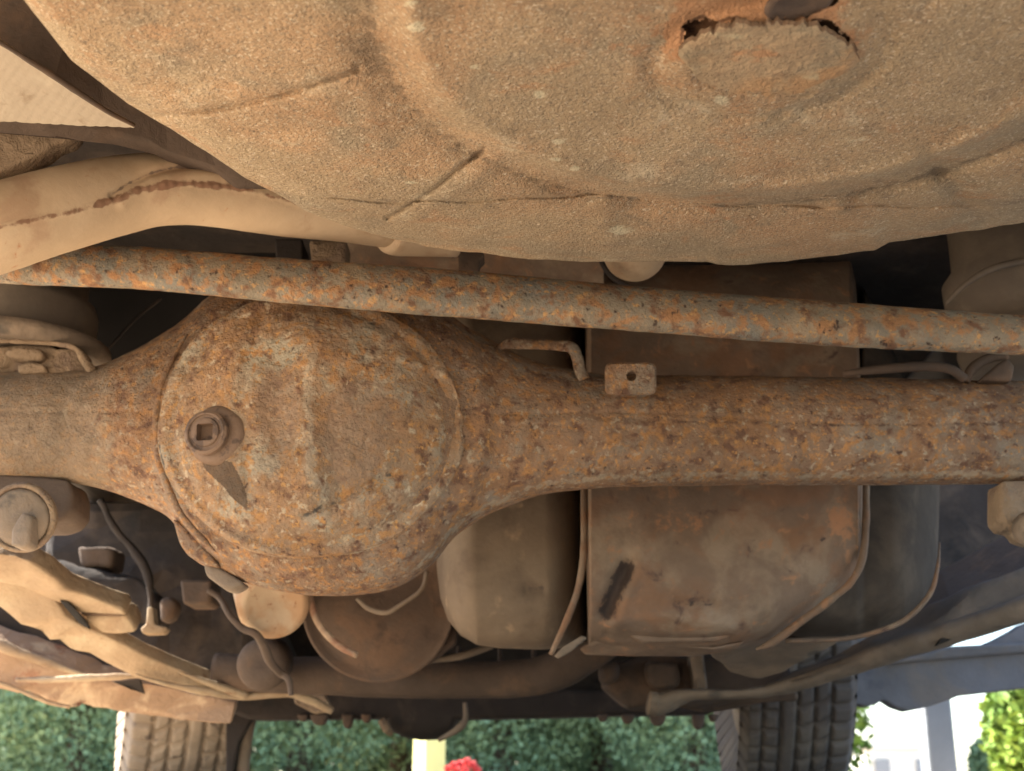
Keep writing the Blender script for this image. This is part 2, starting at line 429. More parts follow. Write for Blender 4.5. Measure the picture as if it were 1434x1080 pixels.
# --- spare wheel well: one pressed sheet, undercoated and dusty
SIL = [(-420, -480), (-200, -230), (-60, -98), (35, 2), (100, 84), (180, 146), (240, 182), (290, 213), (340, 247), (380, 267), (430, 296), (480, 315),
       (540, 333), (600, 345), (640, 352), (675, 355), (720, 361), (800, 366), (900, 368), (960, 366), (990, 367), (1005, 371), (1040, 371), (1100, 366), (1180, 356),
       (1225, 350), (1245, 340), (1300, 332), (1370, 322), (1434, 311), (1600, 270), (1800, 200)]
Z0 = .50
def well_relief(px, py):
    w = PZ(px, py, Z0); X, Y = w[..., 0], w[..., 1]
    r = np.hypot(X - .164, (Y - .701)) ; ang = np.arctan2(Y - .701, X - .164)
    r = r + .003 * np.sin(3 * ang + 1)
    D = .013 * (1 - sstep(.219, .244, r)) + .0022 * np.exp(-((r - .222) / .012) ** 2)
    D -= .0045 * np.exp(-((r - .254) / .013) ** 2)
    ri = np.hypot((X - .168) * .98, (Y - .735)) + .003 * np.sin(2 * ang)
    D += .006 * (1 - sstep(.050, .072, ri)) - .002 * np.exp(-((ri - .074) / .007) ** 2)
    D -= .004 * sstep(.03, .11, -(r - .16)) * .5
    D += ridge(px, py, [(100, 190), (220, 164), (330, 148), (420, 126), (500, 98)], 5, -.0034)
    D += ridge(px, py, [(215, 180), (330, 166), (450, 138)], 22, .0022)
    D += ridge(px, py, [(543, 306), (580, 284), (612, 262), (640, 238), (680, 208)], 3, -.0036)
    D += ridge(px, py, [(560, 320), (620, 282), (690, 228)], 14, .0025)
    D += ridge(px, py, [(140, 112), (200, 120), (330, 117)], 3.5, -.0014)
    D += ridge(px, py, [(300, 222), (420, 212), (520, 205)], 30, .004)
    D += ridge(px, py, [(1300, 225), (1335, 262), (1375, 310)], 16, -.005)
    D += ridge(px, py, [(1355, 210), (1400, 265), (1450, 300)], 22, .003)
    D += ridge(px, py, [(1165, 275), (1190, 310), (1240, 345)], 16, .004)
    D += ridge(px, py, [(850, 285), (845, 320), (860, 360)], 20, .003)
    seam = np.interp(px, [280, 430, 560, 700, 830, 1000, 1150, 1500], [258, 276, 283, 280, 272, 286, 289, 289])
    D -= .0034 * np.exp(-((py - seam - 1.5 * np.sin(px * .05)) / 2.2) ** 2) * sstep(270, 440, px)
    D += .0024 * sstep(-6, 3, seam - py) * sstep(270, 440, px)
    # the sheet turns up towards its far edge
    sil = interp(SIL, px)
    b = np.clip(1 - (sil - py) / 85.0, 0, 1)
    D -= .020 * b ** 2.2 * sstep(350, 700, px) + .012 * np.clip(1 - (sil - py) / 40.0, 0, 1) ** 2
    return D
HOLES = [
 [(953, 60), (956, 42), (966, 28), (984, 24), (1002, 33), (1022, 25), (1044, 27), (1050, 36), (1030, 38), (1005, 44), (985, 56), (968, 66)],
 [(1076, 16), (1074, 6), (1090, -6), (1120, -14), (1160, -12), (1172, 2), (1158, 10), (1135, 19), (1110, 26), (1085, 26)],
 [(1138, 30), (1150, 28), (1166, 33), (1180, 46), (1190, 58), (1200, 70), (1186, 68), (1176, 56), (1160, 46), (1146, 40)],
]
nxw, nyw = 640, 330
xs = np.linspace(-420, 1800, nxw)
# finer columns inside the frame
u = np.linspace(0, 1, nxw); xs = np.interp(u, [0, .06, .93, 1], [-420, -20, 1450, 1800])
sil = interp(SIL, xs) + 1.6 * fbm(np.stack([xs * .04, xs * 0, xs * 0], -1), 1.0, 3) * 2
t = np.linspace(0, 1, nyw)
top = np.minimum(-330.0, sil - 150)
py = top[:, None] + (sil - top)[:, None] * t[None] ** .8
px = np.repeat(xs[:, None], nyw, 1)
D = well_relief(px, py)
pts = PZ(px, py, Z0 - D)
nz = fbm(pts, 22, 4); nz2 = fbm(pts, 90, 4)
D2 = D + nz * .0035 + nz2 * .0022
inpatch = (1 - sstep(.05, .066, np.hypot(pts[..., 0] - .168, pts[..., 1] - .735)))
D2 += inpatch * (fbm(pts, 130, 4) * .004 + np.abs(fbm(pts, 48, 3)) * -.006)
pts = PZ(px, py, Z0 - D2)
hj = fbm(np.stack([px * .11, py * .11, px * 0], -1), 1.0, 4) * 20
drop = np.zeros(px.shape, bool)
for h in HOLES: drop |= inside(px + hj, py + hj[::-1], h)
dropf = drop[:-1, :-1]
r_disc = np.hypot(PZ(px, py, Z0)[..., 0] - .164, PZ(px, py, Z0)[..., 1] - .701)
pale = sum(np.exp(-((px - a) / c) ** 2 - ((py - b) / d) ** 2) * .75 for a, b, c, d in
           [(755, 132, 16, 9), (582, 38, 16, 10), (665, 93, 14, 6), (782, 198, 14, 5), (778, 223, 12, 4), (806, 236, 10, 5), (575, 5, 16, 8), (612, 92, 5, 4),
            (1010, 140, 16, 9), (1140, 108, 14, 10), (868, 322, 22, 8), (575, 256, 14, 3)]) + .38 * np.exp(-((px - 1170) / 170) ** 2 - ((py - 195 + (px - 1170) * .12) / 34) ** 2) + .3 * np.exp(-((px - 900) / 160) ** 2 - ((py - 345) / 14) ** 2) + .3 * np.exp(-((px - 640) / 60) ** 2 - ((py - 150) / 26) ** 2)
crease_shade = np.clip(.5 * np.exp(-((r_disc - .252) / .008) ** 2) + ridge(px, py, [(543, 306), (612, 262), (680, 208)], 3.5, .5)  # shade along creases, disc step and patch edge, put into the colour
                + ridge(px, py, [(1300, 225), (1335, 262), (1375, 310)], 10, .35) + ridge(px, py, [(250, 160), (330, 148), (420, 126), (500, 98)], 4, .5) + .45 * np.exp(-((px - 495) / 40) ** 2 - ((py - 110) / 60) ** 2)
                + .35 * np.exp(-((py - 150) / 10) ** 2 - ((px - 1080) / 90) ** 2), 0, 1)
rusty = np.clip(.55 * np.exp(-((px - 1060) / 110) ** 2 - ((py - 20) / 45) ** 2) + .45 * np.exp(-((px - 1000) / 60) ** 2 - ((py - 290) / 50) ** 2)
                + .4 * np.exp(-((px - 520) / 60) ** 2 - ((py - 180) / 40) ** 2) + .35 * np.exp(-((px - 900) / 130) ** 2 - ((py - 60) / 70) ** 2), 0, 1)
hd = np.full(px.shape, 1e9)
for h in HOLES: hd = np.minimum(hd, segdist(px, py, h + h[:1]))
burnt = .5 * np.exp(-(hd / 3.5) ** 2) + .22 * np.exp(-(hd / 16.0) ** 2)
rusty = np.clip(rusty + .5 * np.exp(-(hd / 22.0) ** 2), 0, 1)
# rows that carry the sheet up out of sight behind its far edge
edge = pts[:, -1]
extra = []
for k, (dy_, dz_) in enumerate([(.002, .004), (.004, .010), (.006, .030), (.010, .10), (.014, .29)]):
    e_ = edge.copy(); e_[:, 1] += dy_; e_[:, 2] = np.maximum(e_[:, 2] + dz_, e_[:, 2]); extra.append(e_)
pts_all = np.concatenate([pts, np.stack(extra, 1)], 1)
def padx(a): return np.concatenate([a, np.repeat(a[:, -1:], 5, 1)], 1)
well_me = grid_mesh('spare_wheel_well', pts_all, attrs={'pale': padx(pale), 'crease_shade': padx(crease_shade), 'rusty': padx(rusty), 'burnt': padx(burnt)},
                    drop=np.concatenate([dropf, np.zeros((nxw - 1, 5), bool)], 1), flip=True)
well = link('spare_wheel_well', well_me, car, 'undercoat')
# metal behind the rust holes
hx, hy = np.meshgrid(np.linspace(900, 1240, 60), np.linspace(-60, 110, 40), indexing='ij')
hp = PZ(hx, hy, Z0 - well_relief(hx, hy) + .010)
hp[..., 2] += fbm(hp, 60, 3) * .012
link('inner_sheet', grid_mesh('inner_sheet', hp, flip=True), well, 'cavity')
# flaking patch of metal with a ragged upper rim
pcx = np.linspace(950, 1204, 130)
topl = np.interp(pcx, [950, 965, 990, 1020, 1045, 1075, 1110, 1140, 1165, 1190, 1204], [74, 60, 47, 36, 32, 33, 33, 36, 46, 62, 82])
topl = topl + 9 * fbm(np.stack([pcx * .16, pcx * 0, pcx * 0], -1), 1.0, 4) * 2
botl = np.interp(pcx, [950, 975, 1010, 1080, 1150, 1190, 1204], [78, 110, 130, 138, 125, 100, 86])
tt = np.linspace(0, 1, 60)
fx = np.repeat(pcx[:, None], 60, 1); fy = topl[:, None] + (botl - topl)[:, None] * tt[None]
lift = .0022 * (1 - sstep(.55, 1, tt))[None] - .004 * sstep(.86, 1, tt)[None]
lift = lift * np.sin(np.clip((fx - 945) / 264, 0, 1) * math.pi) ** .4
fz = Z0 - well_relief(fx, fy) - lift - .001
fp = PZ(fx, fy, fz); fz = fz + fbm(fp, 45, 4) * .0035 + fbm(fp, 160, 3) * .002
fp = PZ(fx, fy, fz)
back = fp[:, :1].copy(); back[..., 2] += .0022; back[..., 1] -= .001
fp2 = np.concatenate([back, fp], 1)
fa = {'burnt': np.pad(.75 * np.exp(-(tt / .025) ** 2)[None] + 0 * fx, ((0, 0), (1, 0)), mode='edge'), 'rusty': np.pad(.55 * np.exp(-((fx - 1060) / 70) ** 2 - ((fy - 75) / 22) ** 2), ((0, 0), (1, 0))),
      'pale': np.pad(.5 * np.exp(-((fx - 1010) / 60) ** 2 - ((fy - 50) / 16) ** 2) + .5 * np.exp(-((fx - 1135) / 24) ** 2 - ((fy - 108) / 12) ** 2), ((0, 0), (1, 0)))}
link('rust_flake', grid_mesh('rust_flake', fp2, attrs=fa, flip=True), well, 'flake', label='ragged flaking disc of rusted sheet metal')
# drain grommet hanging askew in its hole
gc = PZ(1119, 2, Z0 - .017)
lathe('drain_grommet', 'reson', well, gc, (.16, .10, -1), [(.0, -.002), (.016, -.002), (.0195, -.001), (.0205, .0005), (.0195, .0025), (.016, .0028), (.0145, .0018), (.0, .0022)], 40, label='brown grommet sagging out of a rusted hole')

# --- corner panel, top left
wv = np.linspace(0, 1, 90)
def corner_plate():
    A, B = np.meshgrid(np.linspace(0, 1, 110), np.linspace(0, 1, 70), indexing='ij')
    # from the left edge (A=0) to the tip (A=1)
    xx = -90 + 278 * A
    ty = np.interp(xx, [-90, 0, 60, 110, 150, 188], [-4, 60, 98, 131, 157, 177])
    by = np.interp(xx, [-90, 0, 100, 188], [165, 169, 174, 178.5])
    yy = ty + (by - ty) * B
    Yp = .84 + .16 * (yy + 10) / 190 + .03 * (1 - xx / 188)
    p = P(xx, yy, Yp)
    u_, v_ = (xx * .06 + yy * .045), (xx * .035 - yy * .075)
    w = (np.abs(np.sin(u_ * math.pi)) ** .5 + .6 * np.abs(np.sin(v_ * math.pi)) ** .5) * .0007
    p[..., 2] -= w + fbm(p, 50, 3) * .002
    b = p.copy(); b[..., 2] += .005; b[..., 1] += .003
    return p, b
p, b = corner_plate()
ring = np.concatenate([p, b[:, ::-1]], 1)
link('corner_panel', fixn(grid_mesh('corner_panel', ring, wrap_v=True, caps=True)), car, 'weave', label='pale dusty underbody panel with a diamond weave')
tube('panel_edge', 'brown', car, [(-40, 36, .86, 4), (0, 60, .87, 4), (60, 97, .90, 4.5), (110, 130, .93, 4.5), (150, 156, .955, 4), (188, 176, .98, 3)], n=6, ns=8, rough=.001)
prism('inner_fender', 'brown', car, [(-80, -80, 1.0), (120, -60, 1.0), (230, 60, 1.08), (380, 250, 1.2), (330, 262, 1.2), (300, 236, 1.18), (232, 212, 1.15), (205, 198, 1.13), (150, 184, 1.1), (60, 172, 1.05), (-80, 160, 1.02)], .03, .003)
prism('caked_flange', 'mud', car, O(1.12, (-40, 160), (60, 168), (106, 181), (92, 196), (72, 202), (58, 214), (30, 226), (8, 238), (-40, 262)), .03, .004, rough=.015)
prism('wheel_arch', 'black', car, [(-80, 100, 1.74), (420, 150, 1.74), (420, 560, 1.76), (-80, 560, 1.76)], .03, 0)  # black backing sheet in place of the arch's deep shade

# --- exhaust tailpipe
pipe = tube('tailpipe', 'pipe', car, [(-120, 345, 1.10, 68), (-40, 330, 1.12, 67), (60, 300, 1.15, 63), (120, 284, 1.17, 60), (175, 272, 1.19, 57), (215, 266, 1.20, 54), (260, 266, 1.215, 51), (300, 269, 1.23, 51),
     (350, 275, 1.25, 52), (420, 284, 1.28, 52), (500, 293, 1.31, 50), (560, 300, 1.33, 49), (640, 308, 1.36, 42)], n=22, ns=160, rough=.0016, rscale=14,
     attrs={'rusty': lambda x, y: ridge(x, y, [(0, 318), (60, 305), (110, 295), (140, 286)], 6, .52) + ridge(x, y, [(140, 286), (165, 278), (195, 266), (230, 259)], 8, .66) + ridge(x, y, [(230, 259), (262, 257), (300, 260), (335, 263)], 7, .75)
                + ridge(x, y, [(335, 263), (395, 278), (420, 286)], 5, .55) + ridge(x, y, [(330, 330), (430, 334)], 8, .3),
            'crease_shade': lambda x, y: ridge(x, y, [(158, 272), (180, 257), (210, 243), (240, 235), (270, 232), (300, 232)], 3.5, .6) + ridge(x, y, [(255, 232), (300, 234)], 6, .5)},  # shade in the pressed crease, painted as a dark line
     relief=lambda x, y: ridge(x, y, [(158, 274), (180, 258), (210, 243), (240, 235), (270, 231), (310, 232)], 5, -.004) + ridge(x, y, [(170, 284), (215, 256), (260, 246), (320, 246)], 8, .0025)
        + ridge(x, y, [(0, 318), (60, 305), (110, 295), (165, 278), (195, 266), (230, 259), (262, 257), (300, 260), (335, 263), (395, 278), (430, 290)], 3.5, .0018) * (.6 + np.sin(x * .5) * .3 + np.sin(x * .23 + y) * .3))
tube('pipe_sleeve', 'pipe', car, [(545, 309, 1.325, 44), (552, 310, 1.328, 50), (580, 311, 1.335, 50), (640, 314, 1.35, 48)], n=4, ns=32)
# hangers and brackets seen through the gap above the rod
prism('hanger_bracket', 'dark', car, O(1.45, (384, 334), (424, 334), (424, 366), (386, 362)), .05, .003)
prism('hanger_bracket', 'mud', car, O(1.43, (432, 336), (486, 338), (484, 372), (436, 368)), .04, .004, rough=.01)
prism('hanger_bracket', 'brown', car, O(1.42, (641, 338), (654, 347), (672, 349), (680, 356), (671, 364), (672, 388), (643, 386)), .03, .003, rough=.008)
tube('muffler_end', 'pipe', car, [(884, 340, 1.50, 46), (888, 350, 1.50, 48), (890, 356, 1.50, 46), (893, 372, 1.53, 22)], n=6, ns=32)
tube('clamp_band', 'dark', car, [(842, 366, 1.47, 4), (850, 380, 1.47, 4), (862, 392, 1.47, 4), (880, 402, 1.47, 4)], n=6, ns=8)
prism('heat_shield', 'tank', car, [(480, 330, 1.62), (760, 340, 1.60), (846, 366, 1.60), (846, 410, 1.66), (700, 400, 1.66), (640, 392, 1.66), (480, 386, 1.66)], .01, .003, rough=.006)

# --- track bar
loft('track_bar', 'rod', car,
     [(-60, 334), (0, 338), (200, 346), (400, 362), (640, 378), (900, 402), (1200, 425), (1434, 442), (1520, 449)],
     [(-60, 392), (0, 397), (200, 406), (400, 425), (650, 446), (900, 465), (1150, 484), (1434, 498), (1520, 503)],
     [(-60, 1.30), (1500, 1.30)], .024, -60, 1520, nx=500, nf=30, nb=12, rough=.0013, rscale=60,
     relief=lambda x, y: ridge(x, y, [(668, 375), (672, 400), (664, 450)], 5, -.0012))

# --- rear axle: banjo housing with tubes
TOPA = [(-80, 522), (0, 522), (70, 519), (130, 515), (165, 502), (200, 483), (235, 463), (262, 443), (285, 421), (310, 405), (370, 392), (440, 388), (520, 393), (580, 408), (620, 432), (650, 455), (690, 477), (735, 500), (785, 514), (835, 523), (900, 525), (1000, 526), (1200, 529), (1434, 534), (1520, 536)]
BOTA = [(-80, 671), (0, 671), (60, 673), (120, 680), (165, 692), (205, 708), (240, 729), (262, 757), (290, 786), (325, 808), (370, 824), (430, 833), (500, 833), (545, 826), (580, 810), (610, 785), (630, 760), (665, 732), (710, 710), (760, 693), (820, 685), (900, 682), (1000, 680), (1200, 680), (1434, 678), (1520, 678)]
def ax_relief(x, y):
    r = ridge(x, y, [(660, 578), (760, 580), (860, 577), (960, 580), (1100, 590), (1300, 594), (1434, 590)], 3, -.0016)
    r += ridge(x, y, [(700, 590), (830, 590), (950, 598)], 4, .0015)
    r += ridge(x, y, [(0, 578), (100, 576), (200, 578)], 4, -.0012)
    r += ridge(x, y, [(630, 440), (665, 500), (678, 570), (675, 640), (655, 700)], 12, .005)
    r += ridge(x, y, [(820, 679), (950, 674), (1150, 672), (1434, 668)], 5, .0018)
    return r
axle = loft('rear_axle', 'rust_axle', car, TOPA, BOTA, 1.5,
     [(-80, .062), (90, .064), (200, .085), (300, .115), (440, .13), (600, .115), (700, .085), (850, .066), (1520, .062)], -80, 1520, nx=760, nf=150, nb=12, e=.92,
     relief=ax_relief, rough=.0024, rscale=42,
     attrs={'pale': lambda x, y: .5 * np.exp(-((y - np.interp(x, [r[0] for r in BOTA], [r[1] for r in BOTA]) + 14) / 12) ** 2) * (x > 560) + .35 * (x < 200),
            'black': lambda x, y: ridge(x, y, [(900, 588), (1060, 592), (1200, 596), (1434, 592)], 5, .45),
            'dusty': lambda x, y: .8 * sstep(260, 80, x) + .55 * sstep(1200, 1500, x) * sstep(600, 650, y)})

# differential cover
CXp, CYp, RX, RY = 434, 596, 214, 186
nr, na = 150, 420
rr = np.linspace(0.0, 1.0, nr) ** .9; aa = np.linspace(0, 2 * math.pi, na, endpoint=False)
R_, A_ = np.meshgrid(rr, aa, indexing='ij')
wob = 1 + .012 * np.sin(3 * A_ + .6) + .008 * np.sin(7 * A_)
cx_ = CXp + RX * R_ * wob * np.cos(A_); cy_ = CYp + RY * R_ * wob * np.sin(A_)
h = .050 * (1 - np.clip(R_, 0, 1) ** 2.5) ** 1.05
h = h - .0035 * np.exp(-((R_ - .90) / .035) ** 2) + .001 * np.exp(-((R_ - .965) / .02) ** 2)
h += ridge(cx_, cy_, [(434, 478), (428, 540), (432, 600), (440, 660), (430, 700)], 26, .006)
h += ridge(cx_, cy_, [(390, 510), (385, 560), (392, 620)], 30, -.009)
h += ridge(cx_, cy_, [(366, 440), (352, 500), (338, 560), (342, 620), (350, 690)], 9, -.0035)
h += ridge(cx_, cy_, [(330, 470), (320, 530), (326, 640)], 18, .002)
flat = inside(cx_, cy_, [(455, 530), (560, 500), (632, 520), (644, 560), (640, 650), (560, 690), (470, 720)])
h += ridge(cx_, cy_, [(455, 560), (460, 620), (475, 690)], 22, -.006)
h += ridge(cx_, cy_, [(560, 500), (630, 525), (646, 560), (645, 640)], 6, .0045)
h += ridge(cx_, cy_, [(425, 722), (470, 704), (510, 682), (548, 664)], 5, -.0035)
h += ridge(cx_, cy_, [(440, 738), (500, 712), (560, 690)], 13, .005)
h += ridge(cx_, cy_, [(300, 740), (350, 768), (430, 782), (520, 772), (590, 735)], 7, .003)
h -= .006 * np.exp(-((cx_ - 300) / 48) ** 2 - ((cy_ - 625) / 60) ** 2)
Yc_ = 1.402 - h
cp = P(cx_, cy_, Yc_)
nn = fbm(cp, 55, 5); n2 = fbm(cp, 150, 4)
cp[..., 1] -= nn * .0045 + n2 * .002
cp[..., 2] += nn * .002
skirt = cp[-1:].copy(); skirt[..., 1] += .05
cpa = np.concatenate([cp, skirt], 0)
def pad0(a): return np.concatenate([a, a[-1:]], 0)
blob = inside(cx_, cy_, [(282, 640), (292, 650), (310, 645), (325, 648), (336, 668), (345, 690), (347, 712), (336, 706), (322, 694), (312, 680), (298, 668), (286, 655)])
oil = np.where(blob, 1.0, 0) + .75 * np.exp(-((cx_ - 294) / 34) ** 2 - ((cy_ - 607) / 36) ** 2)
bare = .85 * np.exp(-(((cx_ - 388) / 36) ** 2 + ((cy_ - 575) / 75) ** 2) ** 2) + .85 * np.exp(-(((cx_ - 495) / 52) ** 2 + ((cy_ - 615) / 80) ** 2) ** 2) + .5 * np.exp(-((cx_ - 560) / 80) ** 2 - ((cy_ - 560) / 50) ** 2)
palem = ridge(cx_, cy_, [(436, 500), (430, 560), (434, 620), (438, 680)], 13, .62) + .6 * np.exp(-((cx_ - 380) / 26) ** 2 - ((cy_ - 650) / 30) ** 2) + .5 * 0 + ridge(cx_, cy_, [(440, 455), (480, 470), (560, 480)], 26, .45)
blackm = ridge(cx_, cy_, [(428, 722), (445, 712), (470, 704), (488, 694), (510, 684), (530, 672), (545, 665)], 6, .5) + ridge(cx_, cy_, [(215, 560), (222, 620), (235, 680)], 3, .5) + .5 * np.exp(-((cx_ - 405) / 14) ** 2 - ((cy_ - 507) / 8) ** 2) + .5 * np.exp(-((cx_ - 520) / 12) ** 2 - ((cy_ - 455) / 10) ** 2)
cover = link('differential_cover', fixn(grid_mesh('differential_cover', cpa, wrap_v=True, attrs={'oil': pad0(oil), 'bare': pad0(bare), 'pale': pad0(palem), 'black': pad0(blackm)})), axle, 'rust_cover',
             label='bulging rust-scaled differential cover with an oil run below its plug')
# rim lip left of the cover and lower ear
tube('cover_lip', 'rust_axle', axle, [(262, 468, 1.425, 1), (246, 495, 1.42, 3.5), (230, 530, 1.416, 5), (221, 575, 1.412, 6), (221, 625, 1.412, 6), (232, 675, 1.412, 6), (255, 722, 1.416, 5), (285, 756, 1.422, 3), (305, 775, 1.43, 1)], n=16, ns=10, rough=.0025)
prism('casting_ear', 'rust_axle', axle, O(1.45, (240, 724), (262, 740), (292, 772), (306, 792), (286, 790), (262, 778), (250, 760)), .05, .005)
prism('casting_lug', 'grey_metal', axle, O(1.47, (284, 786), (300, 790), (342, 816), (326, 826), (312, 824), (288, 806)), .04, .004)

# drain plug
pn = (Vector((-.20, -1, -.06))).normalized()
pc = V(295, 605, 1.356)
bx = lathe('plug_boss', 'plug', axle, pc - pn * .026, pn, [(.0, 0), (.034, 0), (.034, .008), (.0305, .014), (.026, .016), (.0, .016)], 48)
pl = V(291, 607, 1.364)
def plug():
    bm = bmesh.new()
    # outer ring with a square socket
    n = 48; q = pn.to_track_quat('Z', 'Y').to_matrix()
    prof = [(.0245, 0), (.0245, .006), (.0215, .008), (.020, .0075), (.0195, .0058), (.0165, .0058), (.0155, .008), (.0125, .0085)]
    rings = []
    for r, hh in prof:
        rings.append([bm.verts.new(pl + q @ Vector((r * math.cos(2*math.pi*k/n), r * math.sin(2*math.pi*k/n), hh))) for k in range(n)])
    for a_, b_ in zip(rings[:-1], rings[1:]):
        for k in range(n): bm.faces.new((a_[k], a_[(k+1) % n], b_[(k+1) % n], b_[k]))
    def sq(s, hh):
        out = []
        for k in range(n):
            a = 2*math.pi*k/n; c_, s_ = math.cos(a), math.sin(a); m_ = max(abs(c_), abs(s_))
            out.append(bm.verts.new(pl + q @ Vector((s * c_ / m_, s * s_ / m_, hh))))
        return out
    a1 = sq(.0095, .0085); a2 = sq(.0091, -.009)
    for a_, b_ in ((rings[-1], a1), (a1, a2)):
        for k in range(n): bm.faces.new((a_[k], a_[(k+1) % n], b_[(k+1) % n], b_[k]))
    bm.faces.new(a2)
    bmesh.ops.recalc_face_normals(bm, faces=bm.faces)
    me = bpy.data.meshes.new('drain_plug'); bm.to_mesh(me); bm.free()
    return link('drain_plug', me, axle, 'plug', smooth=False, label='round drain plug with a square socket')
plug()

# brake line bracket: bent strap above the right tube
tube('strap_bracket', 'rust_axle', axle, [(700, 486, 1.47, 7), (712, 481, 1.455, 9), (735, 482, 1.45, 9), (780, 484, 1.45, 9), (800, 487, 1.45, 9), (808, 500, 1.45, 8), (812, 518, 1.45, 8), (818, 532, 1.45, 9)], n=8, ns=14, rough=.0014, flat=.5)
# tab with a hole
def tab():
    bm = bmesh.new(); n = 40
    cx0, cy0 = 884, 527
    def ringp(rx, ry, Yq, sq_):
        out = []
        for k in range(n):
            a = 2 * math.pi * k / n; c_, s_ = math.cos(a), math.sin(a)
            if sq_: f_ = (abs(c_) ** 7 + abs(s_) ** 7) ** (-1 / 7)
            else: f_ = 1
            out.append(bm.verts.new(P(cx0 - (1 if sq_ else 0) + rx * c_ * f_, cy0 + (4 if sq_ else 0) + ry * s_ * f_, Yq)))
        return out
    o1 = ringp(36, 23, 1.421, True); i1 = ringp(7, 7, 1.418, False); i2 = ringp(7, 7, 1.428, False); o0 = ringp(33.5, 21, 1.418, True); o2 = ringp(36, 23, 1.428, True)
    for a_, b_ in ((i1, o0), (o0, o1), (o1, o2), (o2, i2), (i2, i1)):
        for k in range(n): bm.faces.new((a_[k], a_[(k+1) % n], b_[(k+1) % n], b_[k]))
    bmesh.ops.recalc_face_normals(bm, faces=bm.faces)
    me = bpy.data.meshes.new('mounting_tab'); bm.to_mesh(me); bm.free()
    t_ = link('mounting_tab', me, axle, 'rust_axle', smooth=False, label='square tab with a small round hole')
tab()
prism('tab_stem', 'rust_axle', axle, O(1.431, (852, 541), (862, 552), (905, 553), (914, 541)), .05, .003)

# --- left suspension: bump rubber, spring seat, brackets
sc = V(22, 470, 1.56)
seatz = V(22, 452, 1.44).z
sx_ = V(22, 459, 1.56).x
lathe('bump_rubber', 'rubber', car, (sx_, 1.56, seatz + .005), (0, 0, 1), [(.0, 0), (.098, 0), (.100, .02), (.101, .05), (.097, .062), (.085, .07), (.085, .3)], 64)
lathe('spring_seat', 'grey_metal', car, (sx_, 1.56, seatz), (0, 0, -1), [(.0, .008), (.092, .008), (.114, .010), (.122, 0), (.121, -.010), (.108, -.014), (.08, -.012), (.0, -.008)], 64)
prism('seat_bracket', 'mud', car, O(1.49, (-60, 482), (30, 480), (100, 485), (122, 500), (132, 524), (60, 524), (-60, 524)), .05, .005, rough=.055)
tube('seat_bracket_lip', 'mud', car, [(-40, 478, 1.48, 3), (20, 478, 1.48, 3), (80, 482, 1.48, 3), (106, 488, 1.48, 4), (118, 504, 1.48, 6), (130, 522, 1.48, 5)], n=8, ns=10, rough=.004)
tube('brake_pipe', 'dark', car, [(150, 490, 1.68, 2), (190, 447, 1.69, 2), (226, 418, 1.70, 2)], n=4, ns=8)
prism('bracket_lump', 'mud', car, O(1.475, (4, 492), (20, 484), (52, 486), (62, 492), (58, 503), (34, 506), (14, 502)), .02, .005, rough=.01)
prism('bracket_lump', 'mud', car, O(1.472, (22, 512), (40, 506), (62, 509), (66, 520), (24, 524)), .02, .004, rough=.008)

# lower arm bushing
prism('bushing_bracket', 'brown', car, O(1.47, (-60, 664), (96, 670), (102, 690), (101, 714), (90, 727), (70, 735), (-60, 740)), .07, .004, rough=.012)
bn = Vector((-.02, -1, -.32)).normalized()
bc = V(34, 724, 1.42)
bush = lathe('bushing', 'mud', car, bc, bn, [(.0, .0), (.038, .0), (.0395, .006), (.0385, .012), (.034, .013), (.0335, .008), (.030, .009), (.014, .013), (.0, .014)], 56)
lathe('bushing_cup', 'grey_metal', bush, bc, bn, [(.0, .0), (.032, .008), (.0325, .0115), (.028, .014), (.016, .016), (.0, .017)], 48)
prism('bushing_nose', 'grey_metal', bush, [(16, 742, 1.392), (30, 716, 1.39), (46, 722, 1.39), (40, 762, 1.385), (32, 768, 1.385), (14, 764, 1.385)], .03, .006)

# --- right side dark rubber spring and hoses
rx_ = V(1448, 430, 1.62).x; rz_ = V(1448, 436, 1.55).z
lathe('spring_cushion', 'rubber', car, (rx_, 1.62, rz_ - .06), (0, 0, 1), [(.0, 0), (.095, 0), (.105, .03), (.102, .055), (.088, .065), (.10, .082), (.114, .105), (.115, .13), (.10, .15), (.10, .35)], 64)
tube('cushion_rib', 'rubber', car, [(1325, 425, 1.52, 3), (1350, 400, 1.50, 4), (1390, 376, 1.49, 5), (1450, 362, 1.49, 5)], n=6, ns=10)
tube('inner_strut', 'dark', car, [(1222, 330, 2.1, 5), (1232, 430, 2.1, 5), (1240, 540, 2.1, 5)], n=4, ns=8)
tube('brake_hose', 'brown', car, [(1180, 524, 1.46, 4), (1215, 519, 1.45, 6), (1260, 515, 1.44, 7), (1300, 513, 1.44, 7), (1330, 517, 1.44, 7), (1350, 530, 1.45, 7)], n=8, ns=12)
tube('brake_hose', 'brown', car, [(1352, 534, 1.47, 6), (1362, 516, 1.47, 7), (1382, 503, 1.47, 7), (1410, 497, 1.47, 7)], n=8, ns=12)
prism('hose_bracket', 'brown', car, O(1.46, (1372, 532), (1396, 510), (1412, 500), (1422, 512), (1418, 534)), .03, .004)
prism('spring_hook', 'mud', car, O(1.46, (1402, 672), (1460, 672), (1460, 760), (1434, 752), (1428, 740), (1412, 738), (1401, 726)), .05, .008, rough=.006)
lathe('hook_bolt', 'grey_metal', car, V(1446, 742, 1.44), (0, -1, -.3), [(.0, .02), (.014, .02), (.02, .01), (.02, -.01)], 24)

